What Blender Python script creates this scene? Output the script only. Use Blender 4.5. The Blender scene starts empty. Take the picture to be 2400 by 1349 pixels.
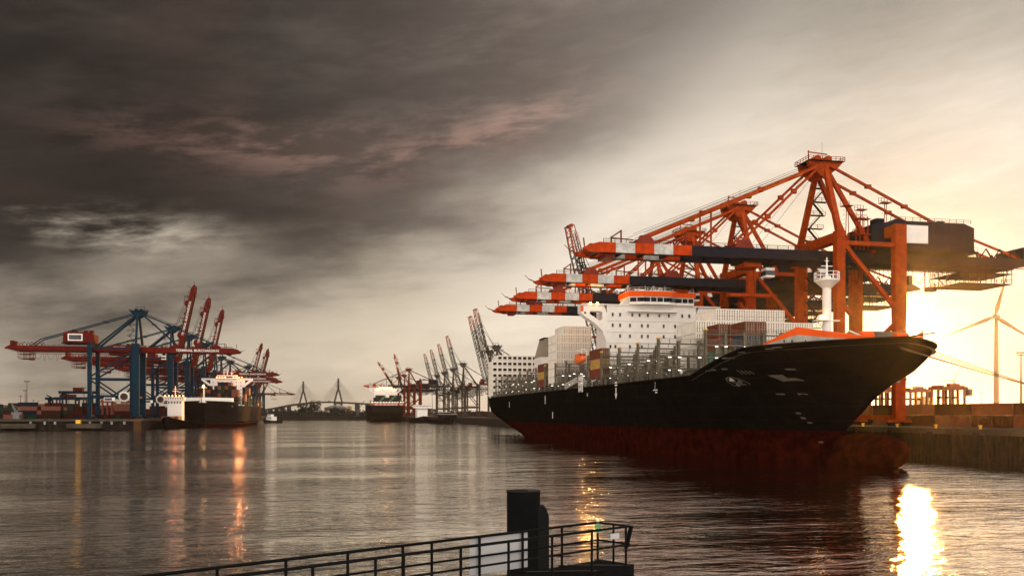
import bpy, math, random
from mathutils import Vector, Matrix
random.seed(7)
R = math.radians
scene = bpy.context.scene
# ------------------------------------------------------------------ camera
F = 2000.0; W_ = 2400.0; VPX = 805.0; YH = 970.0
TH = math.atan((1200-VPX)/F); cT, sT = math.cos(TH), math.sin(TH)
cam = bpy.data.cameras.new("camera"); camo = bpy.data.objects.new("camera", cam)
scene.collection.objects.link(camo); scene.camera = camo
camo.location = (0, 0, 10); camo.rotation_euler = (R(90), 0, -TH)
cam.sensor_width = 36; cam.lens = 36*F/W_
cam.shift_x = 0; cam.shift_y = (YH-674.5)/W_
cam.clip_start = .5; cam.clip_end = 30000
scene.view_settings.view_transform = 'Standard'; scene.view_settings.look = 'None'
scene.view_settings.exposure = 0; scene.view_settings.gamma = 1
scene.cycles.volume_bounces = 1
# ------------------------------------------------------------------ sun
SUN_AZ = R(36.3); SUN_EL = R(5.2)
S = Vector((math.sin(SUN_AZ)*math.cos(SUN_EL), math.cos(SUN_AZ)*math.cos(SUN_EL), math.sin(SUN_EL)))
sun = bpy.data.lights.new("sun", 'SUN'); sun.energy = 3.2; sun.angle = R(1.4); sun.specular_factor = .09; sun.color = (1, .42, .075)
suno = bpy.data.objects.new("sun", sun); scene.collection.objects.link(suno)
suno.rotation_euler = (-S).to_track_quat('-Z', 'Y').to_euler()
# ------------------------------------------------------------------ world
world = bpy.data.worlds.new("World"); scene.world = world; world.use_nodes = True
NT = world.node_tree; N = NT.nodes; N.clear()
class G:
    """tiny node-math helper"""
    def __init__(s, nt): s.nt = nt
    def _in(s, sock, v):
        if hasattr(v, 'links'): s.nt.links.new(v, sock)
        else: sock.default_value = v
    def m(s, op, a, b=0.0, c=0.0, clamp=False):
        n = s.nt.nodes.new('ShaderNodeMath'); n.operation = op; n.use_clamp = clamp
        s._in(n.inputs[0], a); s._in(n.inputs[1], b); s._in(n.inputs[2], c); return n.outputs[0]
    def v(s, op, a, b=None):
        n = s.nt.nodes.new('ShaderNodeVectorMath'); n.operation = op
        s._in(n.inputs[0], a)
        if b is not None: s._in(n.inputs[1], b)
        return n.outputs['Value'] if op in ('DOT_PRODUCT', 'LENGTH') else n.outputs[0]
    def smooth(s, x, a, b, lo=0.0, hi=1.0):
        n = s.nt.nodes.new('ShaderNodeMapRange'); n.interpolation_type = 'SMOOTHSTEP'
        s._in(n.inputs[0], x); s._in(n.inputs[1], a); s._in(n.inputs[2], b); s._in(n.inputs[3], lo); s._in(n.inputs[4], hi)
        return n.outputs[0]
    def noise(s, vec, scale, detail=5, rough=.5, dist=0.0, col=False):
        n = s.nt.nodes.new('ShaderNodeTexNoise'); s._in(n.inputs['Vector'], vec)
        n.inputs['Scale'].default_value = scale; n.inputs['Detail'].default_value = detail
        n.inputs['Roughness'].default_value = rough; n.inputs['Distortion'].default_value = dist
        return n.outputs[1] if col else n.outputs[0]
    def mix(s, f, a, b, mode='MIX'):
        n = s.nt.nodes.new('ShaderNodeMix'); n.data_type = 'RGBA'; n.blend_type = mode
        s._in(n.inputs[0], f)
        for k, q in ((6, a), (7, b)):
            if not hasattr(q, 'links') and len(q) == 3: q = (*q, 1)
            s._in(n.inputs[k], q)
        return n.outputs[2]
    def comb(s, x, y, z):
        n = s.nt.nodes.new('ShaderNodeCombineXYZ')
        for i, q in enumerate((x, y, z)): s._in(n.inputs[i], q)
        return n.outputs[0]
    def ramp(s, f, stops):
        n = s.nt.nodes.new('ShaderNodeValToRGB'); s._in(n.inputs[0], f)
        cr = n.color_ramp
        while len(cr.elements) < len(stops): cr.elements.new(.5)
        for e, (p, c) in zip(cr.elements, stops): e.position = p; e.color = (*c, 1) if len(c) == 3 else c
        return n.outputs[0]
g = G(NT)
tc = N.new('ShaderNodeTexCoord'); D = g.v('NORMALIZE', tc.outputs['Generated'])
sp = N.new('ShaderNodeSeparateXYZ'); NT.links.new(D, sp.inputs[0])
az = g.m('MULTIPLY', g.m('ARCTAN2', sp.outputs[0], sp.outputs[1]), 57.2958)
el = g.m('MULTIPLY', g.m('ARCSINE', sp.outputs[2]), 57.2958)
elp = g.m('MAXIMUM', el, 0.0)
# cloud-layer coordinates: directions projected on a layer overhead
den = g.m('ADD', g.m('MAXIMUM', sp.outputs[2], 0.0), .16)
cp = g.comb(g.m('DIVIDE', sp.outputs[0], den), g.m('DIVIDE', sp.outputs[1], den), 0.0)
cpr = N.new('ShaderNodeMapping'); cpr.inputs['Rotation'].default_value = (0, 0, R(-28)); cpr.inputs['Scale'].default_value = (1.0, .62, 1)
NT.links.new(cp, cpr.inputs[0]); cpv = cpr.outputs[0]
n1 = g.noise(cpv, 1.1, 6, .52, .5)
n2 = g.noise(g.v('ADD', cpv, (7.3, 2.1, 0)), 2.9, 7, .55, .8)
# streaky coordinates: azimuth / elevation of the direction
ae = g.comb(g.m('MULTIPLY', az, .030), g.m('MULTIPLY', g.m('ADD', el, g.m('MULTIPLY', az, -.10)), .095), 0.0)
s1 = g.noise(g.v('ADD', ae, (2.2, .9, 0)), 1.3, 7, .50, .12)
s2 = g.noise(g.v('ADD', ae, (5.1, 3.7, 1)), 2.8, 8, .52, .22)
s4 = g.noise(g.v('ADD', g.v('MULTIPLY', ae, (1, 1.25, 1)), (4.4, 6.1, 3)), 6.5, 9, .62, .15)
s3 = g.noise(g.v('ADD', ae, (9.4, 1.3, 2)), .8, 4, .5, .1)
# lower edge of the dark bank as a function of azimuth
fa = g.m('ADD', 7.8, g.m('MULTIPLY', .0092, g.m('POWER', g.m('MAXIMUM', g.m('ADD', az, 20), 0.0), 2.0)))
sd = g.m('ADD', g.m('SUBTRACT', elp, fa), 3.2)
sd = g.m('ADD', sd, g.m('MULTIPLY', g.m('SUBTRACT', s1, .5), 19.0))
sd = g.m('ADD', sd, g.m('MULTIPLY', g.m('SUBTRACT', s2, .5), 9.0))
sd = g.m('ADD', sd, g.m('MULTIPLY', g.m('SUBTRACT', s4, .5), 6.0))
gz = g.m('ADD', g.m('POWER', g.m('DIVIDE', g.m('ADD', az, 14.0), 7.5), 2.0), g.m('POWER', g.m('DIVIDE', g.m('SUBTRACT', el, 11.2), 1.7), 2.0))
gz = g.m('MULTIPLY', g.m('POWER', 2.718, g.m('MULTIPLY', gz, -1.0)), g.m('MULTIPLY', g.m('SUBTRACT', s4, .36), 30.0))   # a rift in the cloud bank
sd = g.m('SUBTRACT', sd, gz)
dark = g.smooth(sd, -5.5, 5.5)
darkb = g.m('MULTIPLY', dark, g.smooth(az, 9.0, 38.0, 1.0, .12))
# light parts: beige at the left, cream to the right
lightc = g.ramp(g.smooth(az, -24.0, 36.0), [(0, (.68, .575, .455)), (.42, (.78, .67, .52)), (.72, (.86, .775, .66)), (1, (.82, .75, .655))])
lv = g.m('ADD', .17, g.m('MULTIPLY', 1.55, g.m('ADD', g.m('ADD', g.m('MULTIPLY', s1, .45), g.m('MULTIPLY', s2, .32)), g.m('MULTIPLY', s4, .26))))
lv = g.m('MINIMUM', lv, 1.12)
lv = g.m('MULTIPLY', lv, g.smooth(elp, 13.0, 27.0, 1.0, .42))
lightc = g.v('MULTIPLY', lightc, g.comb(lv, lv, lv))
# dark bank with its own structure
dk = g.m('ADD', g.m('ADD', g.m('MULTIPLY', s2, .45), g.m('MULTIPLY', s3, .32)), g.m('MULTIPLY', s4, .34))
darkc = g.ramp(dk, [(.40, (.027, .0215, .0182)), (.54, (.038, .0302, .0257)), (.66, (.056, .045, .038)), (.78, (.13, .105, .09))])
pg = g.m('POWER', 2.718, g.m('MULTIPLY', -1.0, g.m('ADD', g.m('POWER', g.m('DIVIDE', g.m('ADD', az, 6.0), 9.0), 2.0), g.m('POWER', g.m('DIVIDE', g.m('SUBTRACT', el, 16.8), 1.5), 2.0))))
pg2 = g.m('POWER', 2.718, g.m('MULTIPLY', -1.0, g.m('ADD', g.m('POWER', g.m('DIVIDE', g.m('SUBTRACT', az, 10.0), 7.0), 2.0), g.m('POWER', g.m('DIVIDE', g.m('SUBTRACT', g.m('SUBTRACT', el, g.m('MULTIPLY', az, .28)), 15.6), 1.4), 2.0))))
pink0 = g.m('MULTIPLY', g.m('ADD', pg, g.m('MULTIPLY', pg2, .45)), g.smooth(s4, .40, .62, .2, 1.3), 0.0, True)
pink = g.smooth(g.noise(g.v('ADD', ae, (3.3, 5.2, 2)), 1.5, 5, .5, .25), .54, .74)
darkc = g.mix(g.m('MULTIPLY', pink, .30), darkc, (.13, .078, .06))
darkc = g.mix(g.m('MULTIPLY', pink0, .75), darkc, (.165, .098, .078))
dl = g.smooth(az, -14.0, 26.0, 1.0, 5.2)
darkc = g.v('MULTIPLY', darkc, g.comb(dl, dl, dl))
sky = g.mix(darkb, lightc, darkc)
# glow round the sun
cs = g.m('MAXIMUM', g.v('DOT_PRODUCT', D, tuple(S)), 0.0)
g1 = g.m('MULTIPLY', g.m('POWER', cs, 9000.0), 7.0)
g2 = g.m('MULTIPLY', g.m('POWER', cs, 330.0), .55)
g3 = g.m('MULTIPLY', g.m('POWER', cs, 30.0), .10)
glow = g.v('ADD', g.v('MULTIPLY', g.comb(g1, g1, g1), (1, .78, .4)), g.v('ADD', g.v('MULTIPLY', g.comb(g2, g2, g2), (1, .62, .22)), g.v('MULTIPLY', g.comb(g3, g3, g3), (1, .80, .52))))
sky = g.v('ADD', sky, glow)
# unseen half of the sky behind the viewer, brightened as added fill light
back = g.smooth(sp.outputs[1], .30, -.35)
sky = g.mix(back, sky, (2.1, 1.88, 1.66))
nish = N.new('ShaderNodeTexSky'); nish.sky_type = 'NISHITA'; nish.sun_disc = False
nish.sun_elevation = SUN_EL; nish.sun_rotation = SUN_AZ; nish.air_density = 1; nish.dust_density = 4
b1 = N.new('ShaderNodeBackground'); b1.inputs[1].default_value = .05
gap = g.m('SUBTRACT', 1.0, g.m('MULTIPLY', dark, .9)); gap = g.m('MULTIPLY', gap, .12)   # blue-grey air shows only where the cloud thins
NT.links.new(g.v('MULTIPLY', nish.outputs[0], g.comb(gap, gap, gap)), b1.inputs[0])
b2 = N.new('ShaderNodeBackground'); b2.inputs[1].default_value = .95; NT.links.new(sky, b2.inputs[0])
ad = N.new('ShaderNodeAddShader'); NT.links.new(b1.outputs[0], ad.inputs[0]); NT.links.new(b2.outputs[0], ad.inputs[1])
wo = N.new('ShaderNodeOutputWorld'); NT.links.new(ad.outputs[0], wo.inputs[0])

# ------------------------------------------------------------------ materials
MATS = {}
def mat(name, col, rough=.55, metal=0.0, var=.25, scale=.6, emit=None, es=0.0, streak=0.0, spec=.5):
    if name in MATS: return MATS[name]
    m = bpy.data.materials.new(name); m.use_nodes = True; nt = m.node_tree
    b = nt.nodes['Principled BSDF']; q = G(nt)
    b.inputs['Roughness'].default_value = rough; b.inputs['Metallic'].default_value = metal
    b.inputs['Specular IOR Level'].default_value = spec
    t = nt.nodes.new('ShaderNodeTexCoord')
    nn = q.noise(t.outputs['Object'], scale, 6, .6)
    k = q.smooth(nn, .3, .7, 1-var, 1+var)
    c_ = q.v('MULTIPLY', q.comb(col[0], col[1], col[2]), q.comb(k, k, k))
    if streak:
        mp = nt.nodes.new('ShaderNodeMapping'); mp.inputs['Scale'].default_value = (1.6, 1.6, .12)
        nt.links.new(t.outputs['Object'], mp.inputs[0])
        st = q.smooth(q.noise(mp.outputs[0], .9, 5, .65), .55, .78, 0, streak)
        c_ = q.mix(st, c_, (.11, .05, .025))
    nt.links.new(c_, b.inputs['Base Color'])
    if emit: b.inputs['Emission Color'].default_value = (*emit, 1); b.inputs['Emission Strength'].default_value = es
    MATS[name] = m; return m
M = dict(
 orange=mat('orange red crane paint', (.28, .033, .0012), .6, streak=.10, spec=.08),
 orange2=mat('red boom paint', (.38, .036, .002), .6, streak=.12, spec=.08),
 tipred=mat('dark red tip steel', (.16, .016, .005), .6, spec=.2),
 white=mat('white crane paint', (.42, .41, .39), .5, streak=.2),
 slate=mat('slate blue girder paint', (.011, .011, .017), .65, streak=.10, spec=.08),
 dsteel=mat('dark steel', (.010, .008, .007), .7, spec=.08),
 blue=mat('blue crane paint', (.0035, .019, .034), .65, streak=.05, spec=.06),
 dred=mat('dark red boom paint', (.085, .007, .005), .65, streak=.06, spec=.06),
 dlred=mat('deep red crane paint', (.12, .010, .005), .65, spec=.06),
 lgrey=mat('grey lattice steel', (.05, .043, .036), .7, spec=.08),
 black=mat('black steel', (.005, .005, .005), .8, spec=.03),
 hull=mat('black hull paint', (.006, .0045, .0035), .62, streak=.05, scale=.3, spec=0.0),
 hull2=mat('dark grey hull paint', (.014, .011, .0095), .75, spec=.02, streak=.35, scale=.1),
 boot=mat('red antifouling paint', (.022, .0032, .0014), .85, spec=0.0, var=.5, scale=.5, streak=.07),
 ship_white=mat('white superstructure paint', (.78, .745, .70), .45, var=.05, streak=.10),
 ship_orange=mat('orange trim paint', (.72, .085, .008), .6, var=.1, spec=.1),
 ship_grey=mat('grey bulwark paint', (.32, .30, .26), .5, streak=.2),
 deckgrey=mat('olive grey deck steel', (.125, .108, .078), .7, streak=.3, spec=.1),
 hatch=mat('hatch cover paint', (.04, .03, .022), .6, streak=.3),
 glass=mat('dark window glass', (.015, .02, .025), .08, var=.1),
 cwhite=mat('white container paint', (.74, .69, .62), .5, var=.10, streak=.2),
 cbrown=mat('brown container paint', (.13, .028, .010), .6, streak=.2),
 cred=mat('red container paint', (.17, .028, .012), .6, streak=.2),
 cyellow=mat('mustard container paint', (.42, .24, .055), .55, streak=.25),
 cgreen=mat('green container paint', (.055, .17, .10), .55, streak=.25),
 cblue=mat('blue container paint', (.03, .05, .085), .55, streak=.2),
 cwred=mat('shade-darkened red container paint', (.045, .008, .005), .75, streak=.2, spec=.06),  # darker copies of container paints; shade put into the colour for yard and ships
 cwbrown=mat('shade-darkened brown container paint', (.030, .011, .006), .75, streak=.2, spec=.06),
 cwblue=mat('shade-darkened blue container paint', (.009, .013, .022), .75, streak=.2, spec=.06),
 cwgreen=mat('shade-darkened green container paint', (.012, .034, .022), .75, streak=.2, spec=.06),
 cgrey=mat('grey container paint', (.15, .15, .145), .55, streak=.2),
 corange=mat('orange container paint', (.5, .15, .03), .55, streak=.2),
 rod=mat('galvanised lock rods', (.24, .17, .11), .5),
 concrete=mat('quay concrete', (.05, .040, .030), .9, spec=.1, var=.35, scale=.2, streak=.5),
 asphalt=mat('terminal asphalt', (.03, .027, .025), .95, spec=.1, scale=.05),
 sheet=mat('sheet piling', (.018, .013, .010), .85, spec=.1, var=.5, scale=.4, streak=.6),
 yellow=mat('yellow paint', (.75, .38, .02), .5),
 orangeboat=mat('lifeboat orange', (.75, .14, .02), .35, var=.1),
 mark=mat('faded hull lettering', (.085, .075, .062), .8, spec=.05),
 rubber=mat('rubber', (.008, .008, .008), .9, spec=.1),
 rope=mat('rope', (.10, .075, .045), .9),
 sign=mat('grey sign panel', (.36, .365, .38), .5, var=.06),
 signw=mat('white sign panel', (.7, .68, .64), .5, var=.05),
 bridge=mat('bridge steel blue', (.008, .014, .02), .6),
 warehouse=mat('warehouse wall', (.08, .058, .042), .8, var=.3, scale=.05, streak=.4),
 pale=mat('pale shed wall', (.24, .20, .15), .8, scale=.04),
 leaf=mat('dark foliage', (.012, .012, .007), .9, var=.6, scale=.15),
 bark=mat('bark', (.05, .035, .025), .9),
 turbine=mat('wind turbine white', (.15, .13, .115), .6, var=.08),
 far=mat('far steel', (.05, .042, .038), .8),
 lampw=mat('white fluorescent lamp', (.9, .9, .9), emit=(1, .95, .85), es=2.5),
 lampo=mat('orange sodium lamp', (.9, .6, .3), emit=(1, .45, .10), es=22.0),
 lampg=mat('small green lamp', (.3, .9, .6), emit=(.35, 1, .75), es=3.0),
 lampr=mat('red work lamp', (.9, .3, .1), emit=(1, .22, .06), es=14.0),
 rail=mat('wet black railing paint', (.005, .005, .005), .6, spec=.05),
)
def hull_mat():
    m = M['hull']; nt = m.node_tree; q = G(nt); b = nt.nodes['Principled BSDF']
    t = nt.nodes.new('ShaderNodeTexCoord'); sp_ = nt.nodes.new('ShaderNodeSeparateXYZ'); nt.links.new(t.outputs['Object'], sp_.inputs[0])
    br = nt.nodes.new('ShaderNodeTexBrick'); nt.links.new(q.comb(sp_.outputs[1], sp_.outputs[2], 0.0), br.inputs['Vector'])
    br.inputs['Scale'].default_value = 1; br.inputs['Brick Width'].default_value = 11; br.inputs['Row Height'].default_value = 2.9; br.inputs['Mortar Size'].default_value = .09; br.inputs['Mortar Smooth'].default_value = .6
    old = b.inputs['Base Color'].links[0].from_socket
    mp = nt.nodes.new('ShaderNodeMapping'); mp.inputs['Scale'].default_value = (.5, .5, .05); nt.links.new(t.outputs['Object'], mp.inputs[0])
    rn = q.smooth(q.noise(mp.outputs[0], 1.6, 6, .7), .60, .74, 0, .12)
    sc_ = q.noise(t.outputs['Object'], .35, 7, .75); c1 = q.mix(q.smooth(sc_, .60, .70, 0, .05), old, (.10, .09, .08))
    c2 = q.mix(rn, c1, (.10, .04, .018)); c3 = q.mix(q.m('MULTIPLY', br.outputs['Fac'], .10), c2, (.05, .045, .04))
    nt.links.new(c3, b.inputs['Base Color'])
    bp = nt.nodes.new('ShaderNodeBump'); bp.inputs['Strength'].default_value = .5; bp.inputs['Distance'].default_value = .03
    nt.links.new(q.m('ADD', q.m('MULTIPLY', br.outputs['Fac'], -1.0), q.m('MULTIPLY', q.noise(t.outputs['Object'], .28, 3, .5), 5.0)), bp.inputs['Height']); nt.links.new(bp.outputs[0], b.inputs['Normal'])
hull_mat()
# water
def water_mat():
    m = bpy.data.materials.new('harbour water'); m.use_nodes = True; nt = m.node_tree; q = G(nt)
    b = nt.nodes['Principled BSDF']
    b.inputs['Base Color'].default_value = (.012, .010, .0075, 1); b.inputs['Roughness'].default_value = .045
    b.inputs['IOR'].default_value = 1.6
    t = nt.nodes.new('ShaderNodeTexCoord')
    def mp(sx, sy, rot):
        k = nt.nodes.new('ShaderNodeMapping'); k.inputs['Scale'].default_value = (sx, sy, 1)
        k.inputs['Rotation'].default_value = (0, 0, rot); nt.links.new(t.outputs['Object'], k.inputs[0]); return k.outputs[0]
    a = q.noise(mp(.13, .30, R(7)), 1.0, 4, .5, .4)
    b_ = q.noise(mp(.42, 1.05, R(-6)), 1.0, 4, .55, .5)
    c_ = q.noise(mp(2.2, 4.2, R(14)), 1.0, 3, .5)
    patch = q.smooth(q.noise(mp(.012, .03, 0), 1.0, 3, .5), .35, .65, .35, 1.45)
    h = q.m('ADD', q.m('MULTIPLY', a, .95), q.m('MULTIPLY', b_, .34))
    h = q.m('ADD', h, q.m('MULTIPLY', c_, .022))
    h = q.m('MULTIPLY', h, patch)
    bp = nt.nodes.new('ShaderNodeBump'); bp.inputs['Strength'].default_value = 1.0; bp.inputs['Distance'].default_value = .38
    nt.links.new(h, bp.inputs['Height']); nt.links.new(bp.outputs[0], b.inputs['Normal'])
    gl = nt.nodes.new('ShaderNodeBsdfGlossy'); gl.inputs['Color'].default_value = (.95, .90, .82, 1); gl.inputs['Roughness'].default_value = .05; nt.links.new(bp.outputs[0], gl.inputs['Normal'])
    mx = nt.nodes.new('ShaderNodeMixShader'); mx.inputs[0].default_value = .85; nt.links.new(b.outputs[0], mx.inputs[1]); nt.links.new(gl.outputs[0], mx.inputs[2])
    nt.links.new(mx.outputs[0], nt.nodes['Material Output'].inputs['Surface'])
    return m
M['water'] = water_mat()

# ------------------------------------------------------------------ mesh builder
class MB:
    def __init__(s): s.v = []; s.f = []; s.mi = []; s.mats = []; s.sm = []
    def _m(s, m):
        if isinstance(m, str): m = M[m]
        if m not in s.mats: s.mats.append(m)
        return s.mats.index(m)
    def add(s, vs, fs, m, smooth=False):
        o = len(s.v); i = s._m(m); s.v += [tuple(p) for p in vs]
        for f in fs: s.f.append(tuple(o+k for k in f)); s.mi.append(i); s.sm.append(smooth)
    def box(s, x0, x1, y0, y1, z0, z1, m):
        s.add([(x0,y0,z0),(x1,y0,z0),(x1,y1,z0),(x0,y1,z0),(x0,y0,z1),(x1,y0,z1),(x1,y1,z1),(x0,y1,z1)],
              [(0,3,2,1),(4,5,6,7),(0,1,5,4),(1,2,6,5),(2,3,7,6),(3,0,4,7)], m)
    def bar(s, p, q, w, h, m, w2=None, h2=None):
        p, q = Vector(p), Vector(q); d = (q-p)
        if d.length < 1e-6: return
        d.normalize(); up = Vector((0, 0, 1)) if abs(d.z) < .95 else Vector((0, 1, 0))
        a = d.cross(up).normalized(); b = a.cross(d).normalized()
        w2 = w if w2 is None else w2; h2 = h if h2 is None else h2
        vs = [p+a*sx*w/2+b*sy*h/2 for sx, sy in ((-1,-1),(1,-1),(1,1),(-1,1))] + [q+a*sx*w2/2+b*sy*h2/2 for sx, sy in ((-1,-1),(1,-1),(1,1),(-1,1))]
        s.add(vs, [(0,3,2,1),(4,5,6,7),(0,1,5,4),(1,2,6,5),(2,3,7,6),(3,0,4,7)], m)
    def tube(s, p, q, r, m, n=8, r2=None):
        p, q = Vector(p), Vector(q); d = (q-p).normalized(); r2 = r if r2 is None else r2
        up = Vector((0, 0, 1)) if abs(d.z) < .95 else Vector((0, 1, 0))
        a = d.cross(up).normalized(); b = a.cross(d).normalized()
        vs = []
        for c, rr in ((p, r), (q, r2)):
            for k in range(n):
                t = 2*math.pi*k/n; vs.append(c+a*math.cos(t)*rr+b*math.sin(t)*rr)
        s.add(vs, [(k, (k+1) % n, n+(k+1) % n, n+k) for k in range(n)], m, True)
        s.add(vs[:n], [tuple(range(n))[::-1]], m); s.add(vs[n:], [tuple(range(n))], m)
    def path(s, pts, r, m, n=6):
        for a, b in zip(pts, pts[1:]): s.tube(a, b, r, m, n)
    def prism(s, poly, axis, a0, a1, m):
        """poly: 2-D points in the plane normal to axis ('x','y','z')"""
        def P(u, v, a): return {'x': (a, u, v), 'y': (u, a, v), 'z': (u, v, a)}[axis]
        n = len(poly); vs = [P(u, v, a0) for u, v in poly]+[P(u, v, a1) for u, v in poly]
        s.add(vs, [tuple(range(n)), tuple(range(n, 2*n))[::-1]]+[(k, n+k, n+(k+1) % n, (k+1) % n) for k in range(n)], m)
    def sphere(s, c, r, m, nu=12, nv=8, sc=(1,1,1)):
        vs = []
        for j in range(nv+1):
            ph = math.pi*j/nv
            for i in range(nu):
                t = 2*math.pi*i/nu
                vs.append((c[0]+r*sc[0]*math.sin(ph)*math.cos(t), c[1]+r*sc[1]*math.sin(ph)*math.sin(t), c[2]+r*sc[2]*math.cos(ph)))
        s.add(vs, [(j*nu+i, (j+1)*nu+i, (j+1)*nu+(i+1) % nu, j*nu+(i+1) % nu) for j in range(nv) for i in range(nu)], m, True)
    def railing(s, pts, m, h=1.1, step=2.2, r=.045, mid=True):
        for a, b in zip(pts, pts[1:]):
            a, b = Vector(a), Vector(b); L = (b-a).length; n = max(1, int(L/step)); z = Vector((0, 0, h))
            for k in range(n+1):
                p = a.lerp(b, k/n); s.bar(p, p+z, 2*r, 2*r, m)
            s.bar(a+z, b+z, 2*r, 2*r, m)
            if mid: s.bar(a+z*.5, b+z*.5, 2*r*.8, 2*r*.8, m)
    def mesh(s, name):
        me = bpy.data.meshes.new(name); me.from_pydata(s.v, [], s.f)
        for m in s.mats: me.materials.append(m)
        me.polygons.foreach_set('material_index', s.mi); me.polygons.foreach_set('use_smooth', s.sm)
        me.update(); return me
    def build(s, name, parent=None, loc=(0,0,0), rot=(0,0,0)): return put(name, s.mesh(name), parent, loc, rot)
COL = scene.collection
def put(name, me, parent=None, loc=(0,0,0), rot=(0,0,0)):
    o = bpy.data.objects.new(name, me); COL.objects.link(o); o.parent = parent
    o.location = loc; o.rotation_euler = rot; return o
def tag(o, label=None, cat=None, group=None, kind=None):
    if label: o['label'] = label
    if cat: o['category'] = cat
    if group: o['group'] = group
    if kind: o['kind'] = kind
    return o
def empty(name, loc=(0,0,0), rz=0): return put(name, None, None, loc, (0, 0, rz))
def light(name, parent, loc, energy, col, size):
    l = bpy.data.lights.new(name, 'POINT'); l.energy = energy; l.color = col; l.shadow_soft_size = size
    o = bpy.data.objects.new(name, l); COL.objects.link(o); o.parent = parent; o.location = loc; return o
_tc = {}
def text_mesh(txt, size, m, depth=.03, bold=.0):
    key = (txt, size, m, bold)
    if key in _tc: return _tc[key]
    cu = bpy.data.curves.new('t', 'FONT'); cu.body = txt; cu.size = size; cu.extrude = depth; cu.offset = bold
    cu.resolution_u = 3; ob = bpy.data.objects.new('t', cu); COL.objects.link(ob)
    dg = bpy.context.evaluated_depsgraph_get(); dg.update()
    me = bpy.data.meshes.new_from_object(ob.evaluated_get(dg)); me.materials.clear(); me.materials.append(M[m])
    bpy.data.objects.remove(ob); _tc[key] = me; return me
ORD = ['zeroth','first','second','third','fourth','fifth','sixth','seventh','eighth','ninth','tenth','eleventh','twelfth','thirteenth','fourteenth','fifteenth','sixteenth','seventeenth','eighteenth','nineteenth','twentieth']
# pixel -> place helpers (used once to convert measured positions of the photograph to metres)
def XatY(px, Y): return Y*math.tan(math.atan((px-1200)/F)+TH)
def YatX(px, X): return X/math.tan(math.atan((px-1200)/F)+TH)
def dep(X, Y): return X*sT+Y*cT
def ZZ(py, X, Y): return 10+(YH-py)/F*dep(X, Y)
def PD(px, d):
    xc = (px-1200)/F*d; return xc*cT+d*sT, -xc*sT+d*cT
QZ = 6.8      # quay level
QX = 128.0    # right quay edge
LX = -130.0   # left quay edge
# ================================================================== SETTING
w = MB(); w.add([(-7000,-600,0),(7000,-600,0),(7000,9000,0),(-7000,9000,0)], [(0,1,2,3)], 'water')
tag(w.build('water'), kind='structure')
def land(name, poly, top, m_top, m_side, z0=-2.0):
    b = MB(); n = len(poly)
    b.add([(x, y, top) for x, y in poly], [tuple(range(n))], m_top)
    b.add([(x, y, z0) for x, y in poly]+[(x, y, top) for x, y in poly], [(k, (k+1) % n, n+(k+1) % n, n+k) for k in range(n)], m_side)
    return tag(b.build(name), kind='structure')
land('ground', [(QX,-200),(3500,-200),(3500,6500),(-4000,6500),(-4000,1500),(86,1500),(86,1080),(QX,980)], QZ, 'asphalt', 'sheet')
land('ground', [(-4000,575),(LX,575),(LX,1500),(-4000,1500)], QZ-.004, 'asphalt', 'sheet')
# quay wall right: coping, fenders, corrugated piling
b = MB(); b.box(QX-.5, QX+1.6, -200, 980, QZ-1.1, QZ+.15, 'concrete')
for k in range(330):
    y = 60+k*1.2
    b.box(QX-.35, QX-.02, y, y+.6, -1, QZ-1.1, 'sheet')
qr = b.build('quay_wall'); tag(qr, 'dark sheet pile quay wall with concrete coping behind the big ship', 'quay wall')
b = MB()
for k in range(14):
    y = 125+k*14
    b.tube((QX-1.1, y, 1.2), (QX-1.1, y, QZ-.6), .55, 'rubber', 10)
b.build('fender', qr)
b = MB(); b.box(-700, LX+.6, 573.6, 575.4, QZ-1.3, QZ+.15, 'concrete'); b.box(LX-1.2, LX+.5, 575.4, 1500, QZ-1.3, QZ+.15, 'concrete')
for k in range(190): b.box(-330+k*1.05, -330+k*1.05+.5, 574.6, 575.0, -1, QZ-1.3, 'sheet')
for k in range(5): b.box(-320+k*38, -300+k*38, 570.5, 573.6, 1.4, 4.2, 'concrete')
ql = b.build('quay_wall'); tag(ql, 'long brown quay wall end below the blue cranes at left', 'quay wall')
b = MB(); x, y = PD(201, 545); b.box(x-1.3, x+1.3, 571, 573.6, 2, QZ-.4, 'yellow'); b.build('fender_board', ql)
b = MB()
for px in (98, 128, 150, 225, 250, 272, 300):
    x, _ = PD(px, 545); b.box(x-.6, x+.6, 572.7, 573.58, 3.6, QZ-1.3, 'cgrey')
b.build('edge_plate', ql)
# ================================================================== SHIP-TO-SHORE CRANES
# local frame: x towards the water from the waterside rail, y along the quay, z from quay level
def box_legs(st):
    lm = st['leg']; out = {}
    for k, x, w in (('w', 0, st['lw']), ('l', -st['g'], st['ll'])):
        b = MB(); z1 = st['legtop'] if k == 'w' else st['legtop_l']
        b.bar((x,0,1.6), (x,0,st['zg']-4), w*.9, 1.7, lm, w, 2.0)
        b.box(x-w/2, x+w/2, -1.0, 1.0, st['zg']-4, z1, lm)
        for zz in (st['zb'], st['zg']-4.1): b.box(x-w/2-.12, x+w/2+.12, -1.12, 1.12, zz, zz+.35, lm)
        out[k] = b.mesh('leg')
    b = MB()
    b.box(-3.6, 3.6, -.55, .55, 1.0, 1.7, lm)
    for sx in (-2.2, 2.2):
        b.box(sx-1.3, sx+1.3, -.5, .5, .55, 1.0, 'dsteel')
        for q_ in (-.7, .7): b.tube((sx+q_, -.3, .45), (sx+q_, .3, .45), .45, 'dsteel', 12)
    out['bogie'] = b.mesh('bogie'); return out
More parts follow.
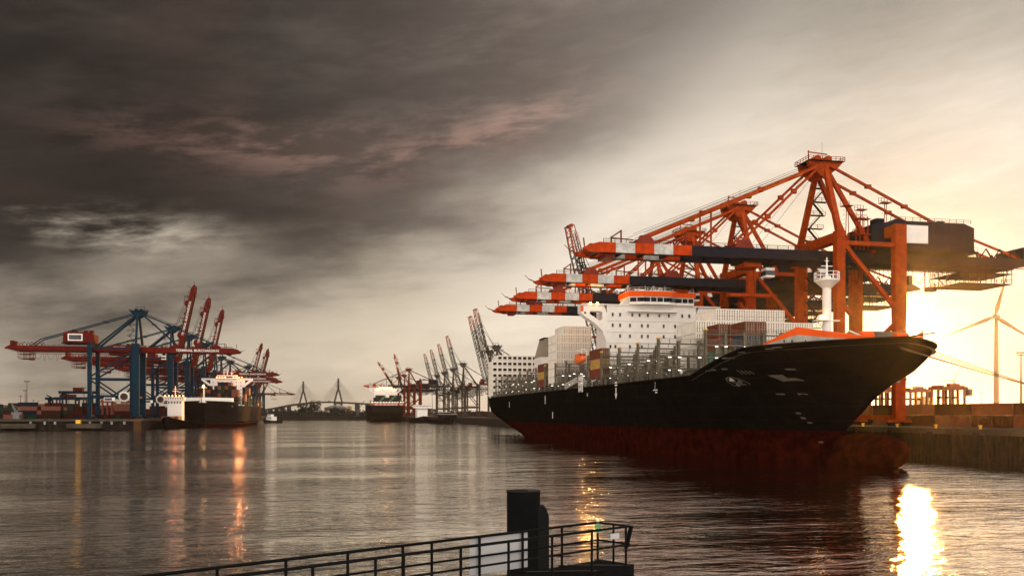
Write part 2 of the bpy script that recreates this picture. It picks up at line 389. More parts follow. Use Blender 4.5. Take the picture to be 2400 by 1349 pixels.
def twin(b, x0, x1, gy, zc, gh, gw, m, stripes=None):
    for s in (-1, 1):
        if not stripes: stripes_ = [(x0, x1, m)]
        else: stripes_ = stripes
        for a, c, mm in stripes_: b.box(a, c, s*gy-gw/2, s*gy+gw/2, zc-gh/2, zc+gh/2, mm)
        b.box(min(x0,x1), max(x0,x1), s*gy-gw/2-.16, s*gy+gw/2+.16, zc-gh/2-.14, zc-gh/2-.003, m if not stripes else 'dsteel')
def crane_style(st):
    g_, hy, zg, gh, gy = st['g'], st['hy'], st['zg'], st['gh'], st['gy']
    P = box_legs(st); lm, gm = st['leg'], st['girder']; az_ = st['apexz']; lt = st['legtop']
    zc = zg+gh/2
    # portal beams, one per side
    b = MB()
    b.box(-g_+st['ll']/2, -st['lw']/2, -.8, .8, st['zb']-1.0, st['zb']+1.2, lm)
    b.railing([(-g_+2, -.75, st['zb']+1.2), (-2, -.75, st['zb']+1.2)], 'dsteel')
    P['portal'] = [b.mesh('portal_beam')]
    if st['zb2']: b = MB(); b.box(-g_+st['ll']/2, -st['lw']/2, -.6, .6, st['zb2']-.6, st['zb2']+.6, lm); P['portal'].append(b.mesh('portal_beam'))
    if st['kind'] != 'lattice': b = MB(); b.box(-g_+st['ll']/2, -st['lw']/2, -.6, .6, lt-3.0-.7, lt-3.0+.4, lm); P['portal'].append(b.mesh('portal_beam'))
    P['brace'] = []; P['cross'] = []
    for (xa, za, xb, zb) in st['braces']: b = MB(); b.bar((xa, 0, za), (xb, 0, zb), st['bw'], st['bw'], lm); P['brace'].append(b.mesh('diagonal_brace'))
    tops = [(0, lt-1.6, 2.6, st['lw']*.9), (-g_, st['legtop_l']-1.6, 3.0, st['ll']*.9)]
    for x, z, h, w in tops+[(0, st['zb'], 1.6, 1.2), (-g_, st['zb'], 1.6, 1.2), (0, 2.35, 1.3, 1.4), (-g_, 2.35, 1.3, 1.4)]:
        b = MB(); b.box(x-w/2, x+w/2, -hy+1.0, hy-1.0, z-h/2, z+h/2, lm); P['cross'].append(b.mesh('cross_beam'))
    # fixed girder
    b = MB(); xr = -st['back']
    if st['kind'] == 'lattice':
        for s in (-1, 1):
            truss(b, (4, s*gy, zc), (xr, s*gy, zc), gh*1.15, gm, n=14)
        for k in range(9): b.bar((4-k*(4-xr)/8, -gy, zc), (4-k*(4-xr)/8, gy, zc), .5, .5, gm)
    else:
        twin(b, xr+4, 4, gy, zc, gh, 1.1, gm)
        for s in (-1, 1): b.prism([(xr+4, zc-gh/2), (xr+4, zc+gh/2), (xr+.5, zc+gh/2+.3), (xr-2.5, zc+gh*.1), (xr-2.5, zc-gh*.1)], 'y', s*gy-.5, s*gy+.5, gm)
        for k in range(8): x = xr+2+k*(2-xr)/8; b.bar((x, -gy, zc), (x, gy, zc), 1.0, 1.2, gm)
        b.box(xr+1, xr+2.5, -gy-1, gy+1, zc+gh/2, zc+gh/2+3.2, gm)
        for k in range(4):     # hoop frames at the rear end
            x = xr+3+k*4.5
            for s in (-1, 1):
                b.bar((x, s*gy, zc+gh/2), (x+1.8, s*gy, zc+gh/2+2.6), .3, .3, gm); b.bar((x+1.8, s*gy, zc+gh/2+2.6), (x+3.6, s*gy, zc+gh/2+.1), .25, .25, gm)
        # festoon track and platform under the back reach
    for s in (-1, 1):
        b.railing([(xr+2, s*(gy+1.3), zc-gh/2-.2), (3, s*(gy+1.3), zc-gh/2-.2)], 'dsteel', step=3)
        b.box(xr+2, 3, s*(gy+.9)-.45, s*(gy+.9)+.45, zc-gh/2-.32, zc-gh/2-.24, 'dsteel')
        b.railing([(xr+18, s*gy, zc+gh/2), (-2, s*gy, zc+gh/2)], 'dsteel', step=3)
    P['girder'] = b.mesh('girder')
    # maintenance platform below the girder
    b = MB(); x0, x1 = st['plat']; zt = zg-1.9
    for z in (zt, zt-2.9):
        b.box(x0, x1, -gy-2, gy+2, z-.35, z-.1, gm)
        b.railing([(x0, -gy-2, z), (x1, -gy-2, z), (x1, gy+2, z), (x0, gy+2, z)], gm, step=1.6, r=.07)
    n = int((x1-x0)/2.6)
    for k in range(n+1):
        x = x0+(x1-x0)*k/n
        for s in (-1, 1): b.bar((x, s*(gy+2), zg+.2), (x, s*(gy+2), zt-3), .16, .16, gm)
        if k < n: b.bar((x, -gy-2, zt-3), (x+2.6, -gy-2, zt-.2), .12, .12, gm)
    b.box(x1-.3, x1+2.4, -gy-1.5, -gy+.5, zt-4.2, zt-2.9, gm); b.bar((x1+2.2,-gy-1.4,zg),(x1+2.2,-gy-1.4,zt-4),.25,.25,gm)
    P['platform'] = b.mesh('maintenance_platform')
    b = MB(); xx = x1+3; k = 0
    b.bar((x1, -gy-1.6, zg-1.7), (-1, -gy-1.6, zg-1.7), .3, .35, gm)
    while xx < -3:
        wd = 4.2 if k % 2 == 0 else 1.5; dp = 3.6 if k % 2 == 0 else 4.4
        pts = [(xx+wd*t/8, -gy-1.6, zg-1.9-dp*(1-(2*t/8-1)**2)) for t in range(9)]
        b.path(pts, .09, gm, 4); xx += wd+1.0; k += 1
    P['festoon'] = b.mesh('festoon_cable')
    # apex frame
    b = MB(); aw = st['aw']; ay = 2.4 if st['kind'] != 'lattice' else 1.2
    for s in (-1, 1):
        b.bar((0, s*hy, lt-.5), (-.6, s*ay, az_-1.5), aw*1.15, aw*1.15, lm, aw, aw)
        bx = st['backleg']; b.bar((-1.0, s*ay, az_-2), (bx, s*(gy+.5), zc+gh/2), aw*.85, aw*.85, lm)
        if st['mast2']: b.bar((0, s*gy, zc+gh/2+.5), (-.4, s*ay, az_-3), aw*.6, aw*.6, lm)
    b.prism([(-4.4*aw, az_+.2), (-3.2*aw, az_-1.4), (-.5, az_-4.2), (1.2, az_-3.8), (3.6*aw, az_-1.2), (3.9*aw, az_+.3)], 'y', -ay-.7, -ay+.5, lm)
    b.prism([(-4.4*aw, az_+.2), (-3.2*aw, az_-1.4), (-.5, az_-4.2), (1.2, az_-3.8), (3.6*aw, az_-1.2), (3.9*aw, az_+.3)], 'y', ay-.5, ay+.7, lm)
    b.box(-2.2, 2.2, -ay-.6, ay+.6, az_-1.2, az_+1.0, lm)
    b.box(-4.6*aw, 4.2*aw, -ay-1.4, ay+1.4, az_+.3, az_+.42, 'dsteel')
    for q_ in (-1, 1): b.tube((q_*1.6, -ay, az_+1.3), (q_*1.6, ay, az_+1.3), .9, lm, 10)
    b.railing([(-4.6*aw, -ay-1.3, az_+.4), (4.2*aw, -ay-1.3, az_+.4), (4.2*aw, ay+1.3, az_+.4), (-4.6*aw, ay+1.3, az_+.4), (-4.6*aw, -ay-1.3, az_+.4)], lm, step=1.3, r=.06)
    b.bar((3.2, 0, az_+.4), (3.2, 0, az_+4.0), .25, .25, lm); b.bar((3.4, 0, az_+3.6), (-2.6, 0, az_+3.2), .22, .3, lm)
    b.bar((-1, 0, az_+1), (-1, 0, az_+6.5), .06, .06, lm)
    P['apex'] = b.mesh('apex_frame')
    # backstays
    b = MB(); bs = st['backstay']
    b.bar((-1.5, 0, az_-1.2), (bs[0], 0, bs[1]), st['sw'], st['sw'], lm)
    if st['kind'] != 'lattice': b.bar((bs[0], 0, bs[1]), (bs[2], 0, zc+gh/2+.2), st['sw']*.9, st['sw']*.9, lm)
    for t in (.33, .66): p = Vector((-1.5,0,az_-1.2)).lerp(Vector((bs[0],0,bs[1])), t); b.box(p.x-.8, p.x+.8, -.5, .5, p.z-.5, p.z+.5, lm)
    P['backstay'] = b.mesh('backstay')
    # boom, hinge at origin, pointing +x
    BL = st['tip']-4; b = MB(); z0 = 0
    if st['kind'] == 'lattice':
        for s in (-1, 1): truss(b, (0, s*gy, 0), (BL*.80, s*gy, 0), gh*1.5, st['boom'], n=16)
        for s in (-1, 1): truss(b, (BL*.80, s*gy, 0), (BL, s*gy, 0), gh*1.5, st['tipm'], n=4, h2=gh*1.0)
        for k in range(13): x = BL*k/12; b.bar((x, -gy, -gh*.7), (x, gy, -gh*.7), .35, .35, st['boom'])
        b.bar((BL, -gy, 0), (BL, gy, 0), 1.0, 1.6, st['tipm'])
    else:
        if st['kind'] == 'orange':
            a = 35.9; ss = [(0, a, gm), (a, a+5.3, 'orange2'), (a+5.3, a+10.6, 'white'), (a+10.6, a+15.9, 'orange2'), (a+15.9, a+21.2, 'white'), (a+21.2, BL-2.5, 'orange2')]
        else: ss = [(0, BL-2.5, st['boom'])]
        twin(b, 0, BL-2.5, gy, 0, gh, 1.1, st['boom'], ss)
        for s in (-1, 1):
            b.prism([(BL-2.5, -gh/2), (BL-2.5, gh/2), (BL-.5, gh*.3), (BL+2.0, -gh*.1), (BL+.6, -gh*.4)], 'y', s*gy-.5, s*gy+.5, 'orange2' if st['kind']=='orange' else st['boom'])
        for k in range(10): x = 3+k*(BL-6)/9; b.bar((x, -gy, -gh*.2), (x, gy, -gh*.2), .7, 1.0, st['cross'])
        # tip machinery and hoops
        tm = st['tipm']
        b.box(BL-3.5, BL-1.2, -gy, gy, -.9, .9, tm); b.box(BL-7, BL-4.5, -gy+.6, gy-.6, -gh/2-1.0, -gh/2+.4, tm)
        for s in (-2.4, 0, 2.4): b.tube((BL-.8, s-.3, .4), (BL-.8, s+.3, .4), .95, tm, 10)
        b.bar((BL, -gy, -.6), (BL+3.8, -gy*.6, .4), .18, .3, tm); b.bar((BL+3.8, -gy*.6, .4), (BL+5.2, -gy*.5, 1.6), .12, .12, tm)
        b.bar((BL-1, -gy, gh/2), (BL-.7, -gy, gh/2+2.8), .3, .3, tm)
        for xx_, L_ in ((BL-8.5, 6.3), (BL-26.5, 4.2)):
            b.bar((xx_, -gy, gh/2), (xx_, -gy, gh/2+3.4), .35, .35, tm); b.bar((xx_+.2, -gy, gh/2+3.1), (xx_-L_, -gy, gh/2+2.7), .25, .3, tm)
            b.bar((xx_, gy, gh/2), (xx_, gy, gh/2+3.4), .35, .35, tm); b.bar((xx_, -gy, gh/2+3.2), (xx_, gy, gh/2+3.2), .25, .25, tm)
        for xx_ in (st['stay_out']-4, st['stay_in']-4):
            for s in (-1, 1): b.prism([(xx_-3.2, gh/2), (xx_-1.4, gh/2+2.2), (xx_+1.2, gh/2+2.2), (xx_+2.6, gh/2)], 'y', s*gy-.45, s*gy+.45, tm)
            b.box(xx_-1.2, xx_+1.0, -gy, gy, gh/2+.9, gh/2+1.7, tm)
        for k in range(7):      # small equipment and uprights along the walkway
            x = 4+k*(BL-14)/7; b.box(x, x+1.2, -gy-.5, -gy+.4, gh/2, gh/2+.9, 'dsteel')
    for s in (-1, 1):
        b.railing([(1, s*(gy-.9), gh/2+.1), (BL-4, s*(gy-.9), gh/2+.1)], 'dsteel', step=3, r=.06)
        b.box(1, BL-4, s*(gy-1.1)-.45, s*(gy-1.1)+.45, gh/2-.1, gh/2+.08, 'dsteel')
    P['boom'] = b.mesh('boom')
    # machine house
    b = MB(); x0, x1, hz0, hz1 = st['house']; hm = st['housem']; w = gy+1.6
    b.prism([(x0, hz0), (x1, hz0), (x1, hz1-1.5), (x1-(x1-x0)*.25, hz1), (x0+(x1-x0)*.1, hz1), (x0, hz1-1.2)], 'y', -w, w, hm)
    b.box(x0-.6, x1+.6, -w-1.0, w+1.0, hz0-.5, hz0-.003, 'dsteel')
    b.railing([(x0-.5, -w-.9, hz0), (x1+.5, -w-.9, hz0)], 'dsteel', step=2.2)
    for x in (x0+(x1-x0)*.2, x0+(x1-x0)*.62, x0+(x1-x0)*.8): b.box(x, x+2.4, -2, 1, hz1-.5, hz1+1.3, hm)
    b.railing([(x0+1, -w+.1, hz1-.1), (x1-6, -w+.1, hz1-.1)], 'dsteel', step=2.2)
    for k in range(5):
        x = x0+2+k*(x1-x0-3)/5; b.box(x, x+.12, -w-.06, -w, hz0+.2, hz1-1.6, 'dsteel')
    P['house'] = b.mesh('machine_house')
    b = MB(); sx0, sx1, sz0, sz1 = st['sign']; ys = -w-.30
    b.box(sx0, sx1, ys, ys+.16, sz0, sz1, 'signw')
    if st['kind'] == 'blue': b.box(sx0+.7, sx1-.7, ys-.06, ys, sz0+.7, sz1-.7, 'glass'); b.box(sx1-2.2, sx1-1.7, ys-.08, ys-.06, sz0+.7, sz1-.7, 'dred')
    P['sign'] = b.mesh('sign_board')
    # trolley with cab
    b = MB()
    b.box(6, 13, -gy+.7, gy-.7, zg-.9, zg+.4, 'dsteel'); b.box(7, 12, -gy+1.2, gy-1.2, zg-2.1, zg-.9, lm)
    for x in (7, 12):
        for s in (-1, 1): b.bar((x, s*1.6, zg-2), (x-.1, s*1.2, zg-9), .1, .1, 'black')
    b.box(3.3, 15.5, -1.2, 1.2, zg-9.9, zg-9.1, lm)
    P['trolley'] = b.mesh('trolley')
    b = MB(); b.box(2.2, 4.8, -1.4, 1.4, zg-4.4, zg-1.8, 'ship_white'); b.box(2.1, 4.9, -1.45, 1.45, zg-3.9, zg-2.6, 'glass'); b.box(2.8, 4.4, -1, 1, zg-1.8, zg-.2, 'dsteel')
    P['cab'] = b.mesh('operator_cab')
    # stair tower
    b = MB(); sx, sy = st['stair']; z = st['zb']+1.5; up = 1
    ladder_z = az_-8 if st['kind'] == 'orange' else az_-6
    k = 0
    while z < ladder_z:
        zn = z+3.6; t = max(0, (z-lt)/(az_-lt)); yy = sy*(1-.72*t); xa, xb = (sx, sx-3.4) if up > 0 else (sx-3.4, sx)
        b.bar((xa, yy, z), (xb, yy, zn), .8, .22, 'dsteel'); b.bar((xa, yy-.45, z+1), (xb, yy-.45, zn+1), .07, .07, 'dsteel')
        b.box(sx-4.6, sx+1.0, yy-.7, yy+.7, zn-.1, zn+.05, 'dsteel'); b.railing([(sx-4.6, yy-.7, zn), (sx+1.0, yy-.7, zn)], 'dsteel', step=1.4)
        z = zn; up = -up; k += 1
    P['stair'] = b.mesh('stair')
    if st['reel']:
        b = MB(); rx, rz = st['reel']
        b.tube((rx, -1.6, rz), (rx, -1.1, rz), 3.4, 'signw', 28); b.tube((rx, -2.4, rz), (rx, -1.6, rz), 2.3, 'lgrey', 24); b.tube((rx, -2.5, rz), (rx, -2.4, rz), 1.0, 'dred', 16)
        for k in range(12): t = k*math.pi/6; b.bar((rx, -1.7, rz), (rx+3.3*math.cos(t), -1.7, rz+3.3*math.sin(t)), .14, .14, 'lgrey')
        P['reel'] = b.mesh('cable_reel')
        b = MB(); b.box(rx-12.6, rx-5.8, -1.05, -.85, rz-2.8, rz-.6, 'signw'); b.box(rx-12.2, rx-7.6, -1.12, -1.05, rz-2.5, rz-.9, 'glass'); P['sign2'] = b.mesh('sign_board')
    P['st'] = st; return P
def truss(b, p, q, h, m, n=12, h2=None, c=.32):
    """triangular lattice box beam"""
    p, q = Vector(p), Vector(q); h2 = h if h2 is None else h2; d = q-p; up = Vector((0,0,1)); sd = Vector((0,1,0))
    rows = []
    for k in range(n+1):
        t = k/n; o = p+d*t; hh = h+(h2-h)*t
        rows.append((o-sd*.8-up*hh*.5, o+sd*.8-up*hh*.5, o+up*hh*.5))
    for a, c2 in zip(rows, rows[1:]):
        for k in range(3): b.bar(a[k], c2[k], c, c, m)
        b.bar(a[0], c2[2], c*.6, c*.6, m) ; b.bar(a[1], c2[2], c*.6, c*.6, m)
        b.bar(a[0], a[2], c*.6, c*.6, m); b.bar(a[0], c2[1], c*.45, c*.45, m)
def zst(st, t): return st
ORANGE = crane_style(dict(kind='orange', g=18, hy=10, lw=2.5, ll=3.4, leg='orange', girder='slate', boom='orange2', tipm='tipred', cross='dsteel',
    zg=45.4, gh=2.7, gy=4.2, zb=12.5, zb2=0, legtop=52.5, legtop_l=55, apexz=73, aw=1.25, backleg=-14, mast2=False, sw=.62,
    braces=[(0, 50.5, -18, 31), (-18, 29, -1, 13.5)], bw=1.05, back=64, plat=(-57, -40), backstay=(-36, 56.5, -62), tip=68, stay_out=53, stay_in=25,
    house=(-45, -12.5, 49.2, 57.2), housem='slate', sign=(-30.0, -19.2, 51.0, 56.0), stair=(-1.6, 9.0), reel=None))
_o = dict(ORANGE['st']); _o['leg'] = 'dlred'; FARRED = crane_style(_o)
BLUE = crane_style(dict(kind='blue', g=28.5, hy=9.5, lw=4.4, ll=2.6, leg='blue', girder='dred', boom='dred', tipm='dred', cross='dred',
    zg=44.6, gh=3.5, gy=3.6, zb=14.5, zb2=26.5, legtop=50, legtop_l=50, apexz=72, aw=1.25, backleg=-26, mast2=False, sw=.62,
    braces=[(-1, 45, -28, 28), (-28, 25.5, -14, 15.5), (0, 25.5, -14, 15.5)], bw=.95, back=79, plat=(-73, -66), backstay=(-60, 52.5, -66), tip=64, stay_out=50, stay_in=24,
    house=(-46, -27, 50.2, 57.5), housem='dred', sign=(-43, -34, 51.6, 56.2), stair=(-2.8, -2.0), reel=(-7, 14.8)))
LATT = crane_style(dict(kind='lattice', g=18, hy=9, lw=1.8, ll=1.8, leg='lgrey', girder='dsteel', boom='lgrey', tipm='orange', cross='lgrey',
    zg=33, gh=2.6, gy=3.4, zb=11, zb2=0, legtop=40, legtop_l=38, apexz=62, aw=1.0, backleg=-18, mast2=True, sw=.55,
    braces=[(0, 33, -18, 13), (-18, 33, -9, 23)], bw=.8, back=45, plat=(-40, -30), backstay=(-40, 38, -40), tip=66, stay_out=46, stay_in=24,
    house=(-34, -20, 38, 43.5), housem='dred', sign=(-30, -25, 39.5, 42.5), stair=(-1.6, -1.2), reel=None))
LATTB = dict(LATT); 
def stays(P, ang, lm, ywid):
    st = P['st']; b = MB(); az_ = st['apexz']; gh = st['gh']; hz = st['zg']+gh/2
    def on(x): return Vector((4+(x-4)*math.cos(ang)-(gh/2+2)*math.sin(ang), 0, hz+(x-4)*math.sin(ang)+(gh/2+2)*math.cos(ang)))
    s0 = Vector((1.5, 0, az_-1.0))
    if ang < .2:
        for x, w in ((st['stay_out'], st['sw']*1.25), (st['stay_in'], st['sw'])):
            q_ = on(x); b.bar(s0, q_, w, w, lm)
            for t in (.35, .68): p = s0.lerp(q_, t); b.box(p.x-.7, p.x+.7, -w*.75, w*.75, p.z-.6, p.z+.6, lm)
        b.bar(s0+Vector((0,.5,1.0)), on(st['stay_out'])+Vector((0,.5,1.0)), .1, .1, 'black')
        b.bar(s0+Vector((0,.2,1.5)), on(st['stay_out'])+Vector((3,.2,.6)), .08, .08, 'black')
        q_ = on(st['stay_in']); b.bar(s0+Vector((0,-.4,-.3)), q_+Vector((-6,-.4,0)), .07, .07, 'black'); 
        x = on(st['stay_in']+9); b.bar((x.x, 0, hz+1.5), (x.x, 0, s0.lerp(on(st['stay_out']), (x.x-s0.x)/(on(st['stay_out']).x-s0.x)).z), .4, .4, lm)
    else:
        m_ = on(st['stay_out']); e = on(st['stay_in']); k = s0.lerp(m_, .5)+Vector((-1.5, 0, -2))
        b.bar(s0, m_, .16, .16, 'lgrey'); b.bar(s0+Vector((0,.5,0)), on(st['stay_out']+6), .12, .12, 'lgrey')
        f = s0.lerp(e, .6)+Vector((4, 0, 6)); b.bar(s0, f, st['sw'], st['sw'], lm); b.bar(f, e, st['sw'], st['sw'], lm)
    return b.mesh('forestay')
def place_crane(P, X, Y, side, ang, label, group, name='container_crane', letter=None, full=True, Z=QZ, sc=1.0, lights=True, leg_dark=None):
    """side -1: boom towards -X (right quay); +1: boom towards +X"""
    st = P['st']; root = empty(name, (X, Y, Z), 0 if side > 0 else math.pi); root.scale = (sc,)*3
    tag(root, label, 'crane', group); hy = st['hy']
    fy = -1 if side > 0 else 1            # local y sign of the face towards the camera
    for y in (-hy, hy):
        put('leg', P['w'], root, (0, y, 0)); put('leg', P['l'], root, (0, y, 0))
        put('bogie', P['bogie'], root, (0, y, 0)); put('bogie', P['bogie'], root, (-st['g'], y, 0))
        for q_ in P['portal']: put('portal_beam', q_, root, (0, y, 0))
        for q_ in P['brace']: put('diagonal_brace', q_, root, (0, y, 0))
    for q_ in P['cross']: put('cross_beam', q_, root)
    put('girder', P['girder'], root)
    put('maintenance_platform', P['platform'], root); put('apex_frame', P['apex'], root)
    # parts modelled with their show side at -y are turned to face the water approach
    def face(n_, me):
        o = put(n_, me, root)
        if fy > 0: o.scale = (1, -1, 1)
        return o
    face('festoon_cable', P['festoon']); mh = face('machine_house', P['house']); sg = put('sign_board', P['sign'], mh)
    bo = put('boom', P['boom'], root, (4, 0, st['zg']+st['gh']/2), (0, -ang, 0))
    ss = stays(P, ang, st['leg'], st['gy'])
    off = .5 if st['kind'] == 'lattice' else st['gy']-.6
    for y in (-off, off):
        put('forestay', ss, root, (0, y, 0)); put('backstay', P['backstay'], root, (0, y, 0))
    put('trolley', P['trolley'], root, (12 if ang < .2 else -16, 0, 0)); put('operator_cab', P['cab'], root, (12 if ang < .2 else -16, 0, 0))
    face('stair', P['stair'])
    if 'reel' in P: face('cable_reel', P['reel']).location = (0, fy*hy, 0); face('sign_board', P['sign2']).location = (0, fy*hy, 0)
    if letter:
        txt, size, x0, mt = letter; me = text_mesh(txt, size, mt, .04, size*.008)
        wd = max(v.co.x for v in me.vertices)
        y_ = fy*(st['gy']+(.63 if st['kind'] != 'lattice' else 1.15)); 
        if side > 0: put('lettering', me, bo, (x0, y_, -size*.36), (R(90), 0, 0))
        else: put('lettering', me, bo, (x0+wd, y_, -size*.36), (R(90), 0, math.pi))
    return root
GR = 'orange container cranes along the right quay'
for k, (px, name_) in enumerate(((1372, 'nearest and tallest orange container crane with red and white striped boom, over the ship bow'),
        (1270, 'second orange container crane from the camera, its striped boom ending above the ship bridge'),
        (1210, 'third orange container crane on the right quay, striped boom just above the ship bridge wing'),
        (1168, 'fourth and lowest looking orange container crane, striped boom tip farthest left over the white containers'))):
    Y = YatX(px, 62.4+.6)
    c_ = place_crane(ORANGE, QX+3, Y, -1, 0, name_, GR)
    if k == 0:
        # posts with lookout platforms on the near crane
        for x, y, h in ((-15.5, -3.4, 13.0), (-18.5, 3.4, 13.5), (-4, 7.5, 11)):
            b = MB(); zb_ = 49; 
            for q_ in (-.5, .5): b.bar((x+q_, y, zb_), (x+q_*.5, y, zb_+h), .16, .16, 'orange')
            b.box(x-1.3, x+1.5, y-1, y+1, zb_+h-.1, zb_+h+.1, 'orange'); b.railing([(x-1.3, y-1, zb_+h), (x+1.5, y-1, zb_+h)], 'orange', step=.9, h=1.6)
            for j in range(9): b.bar((x+1.0, y-.3, zb_+h*j/9), (x+1.0, y+.3, zb_+h*j/9), .1, .1, 'orange')
            b.build('lookout_post', c_)
        b = MB()
        for x, y in ((-7.6, 8.8),):
            for z in (46+6, 46+10.2):
                b.box(x-2.2, x+2.2, y-1, y+1, z, z+.15, 'orange'); b.railing([(x-2.2, y-1, z), (x+2.2, y-1, z), (x+2.2, y+1, z)], 'orange', step=.8, h=1.5)
            for q_ in (-1.8, -.6, .6, 1.8): b.bar((x+q_, y, 48), (x+q_, y, 57), .2, .2, 'orange')
        b.build('service_tower', c_)
# lattice boom cranes, booms raised, behind the orange ones and beyond the stern
GL = 'lattice boom cranes with raised booms on the right quay'
lat = [(1335, 530, 437, 'black lattice boom raised high behind the striped boom tips of the near orange crane'),
       (1114, 725, 788, 'right hand one of the two tall grey lattice booms raised beside the ship stern'),
       (1102, 742, 848, 'left hand one of the two tall grey lattice booms raised beside the ship stern'),
       (1048, 788, 1067, 'tallest of the four distant lattice cranes, nearest to the stern of the big ship'),
       (1028, 807, 1195, 'second tallest of the four distant raised lattice cranes'),
       (1010, 820, 1301, 'third of the four distant raised lattice cranes counted from the ship stern'),
       (995, 830, 1397, 'farthest and lowest of the four distant raised lattice cranes, beside the red crane')]
for k, (px, py, d, lb) in enumerate(lat):
    X, Y = PD(px, d); Ztip = ZZ(py, X, Y); sc = (Ztip-QZ)/(34.3+62*math.sin(R(76)))
    place_crane(LATT, X+(4+62*math.cos(R(76)))*sc, Y, -1, R(76), lb, GL, name='lattice_crane', sc=sc, letter=('EUROGATE', 5.2, 22, 'black') )
# distant orange type cranes, two raised
for px, py, d, ang, lb in ((852, 906, 1290, 0, 'distant red crane with lowered boom reaching over the far bow-on ship'),
                   (923, 824, 1420, R(78), 'distant crane with steep raised striped boom behind the far ship'),
                   (883, 850, 1500, R(58), 'distant crane with half raised striped boom left of the steep one')):
    X, Y = PD(px, d)
    place_crane(FARRED, X+4+64*math.cos(ang), Y, -1, ang, lb, 'distant cranes above the bow-on ship', sc=.93 if ang else .98)
GB = 'blue cranes with red booms on the left quay'
T = ('TERMINAL BURCHARDKAI', 2.35, 20, 'signw')
for X, Y, ang, lb in ((-135, 613, 0, 'nearest blue crane, leftmost, lowered red boom with white lettering'),
        (-134, 722, R(78), 'blue crane with the tallest and leftmost raised red boom'),
        (-134, 797, R(78), 'blue crane with the middle one of the three tall raised red booms'),
        (-134, 884, R(78), 'blue crane with the rightmost and shortest of the three tall raised red booms'),
        (-134, 958, 0, 'blue crane with lowered boom just under and beyond the lettered nearest boom'),
        (-145, 1084, 0, 'blue crane farther along with lowered boom level with the moored ship bridge'),
        (-145, 1166, 0, 'farthest of the lowered red booms above the moored ship superstructure'),
        (-135, 1285, R(76), 'distant blue crane with left one of three small raised booms'),
        (-135, 1390, R(76), 'distant blue crane with middle one of three small raised booms'),
        (-139, 1450, R(76), 'distant blue crane with right one of three small raised booms'),
        (-168, 1900, 0, 'very distant blue crane with lowered boom near the cable bridge'),
        (-190, 2050, R(66), 'very distant crane with small slanted raised boom near the cable bridge')):
    place_crane(BLUE, X, Y, 1, ang, lb, GB, letter=T)
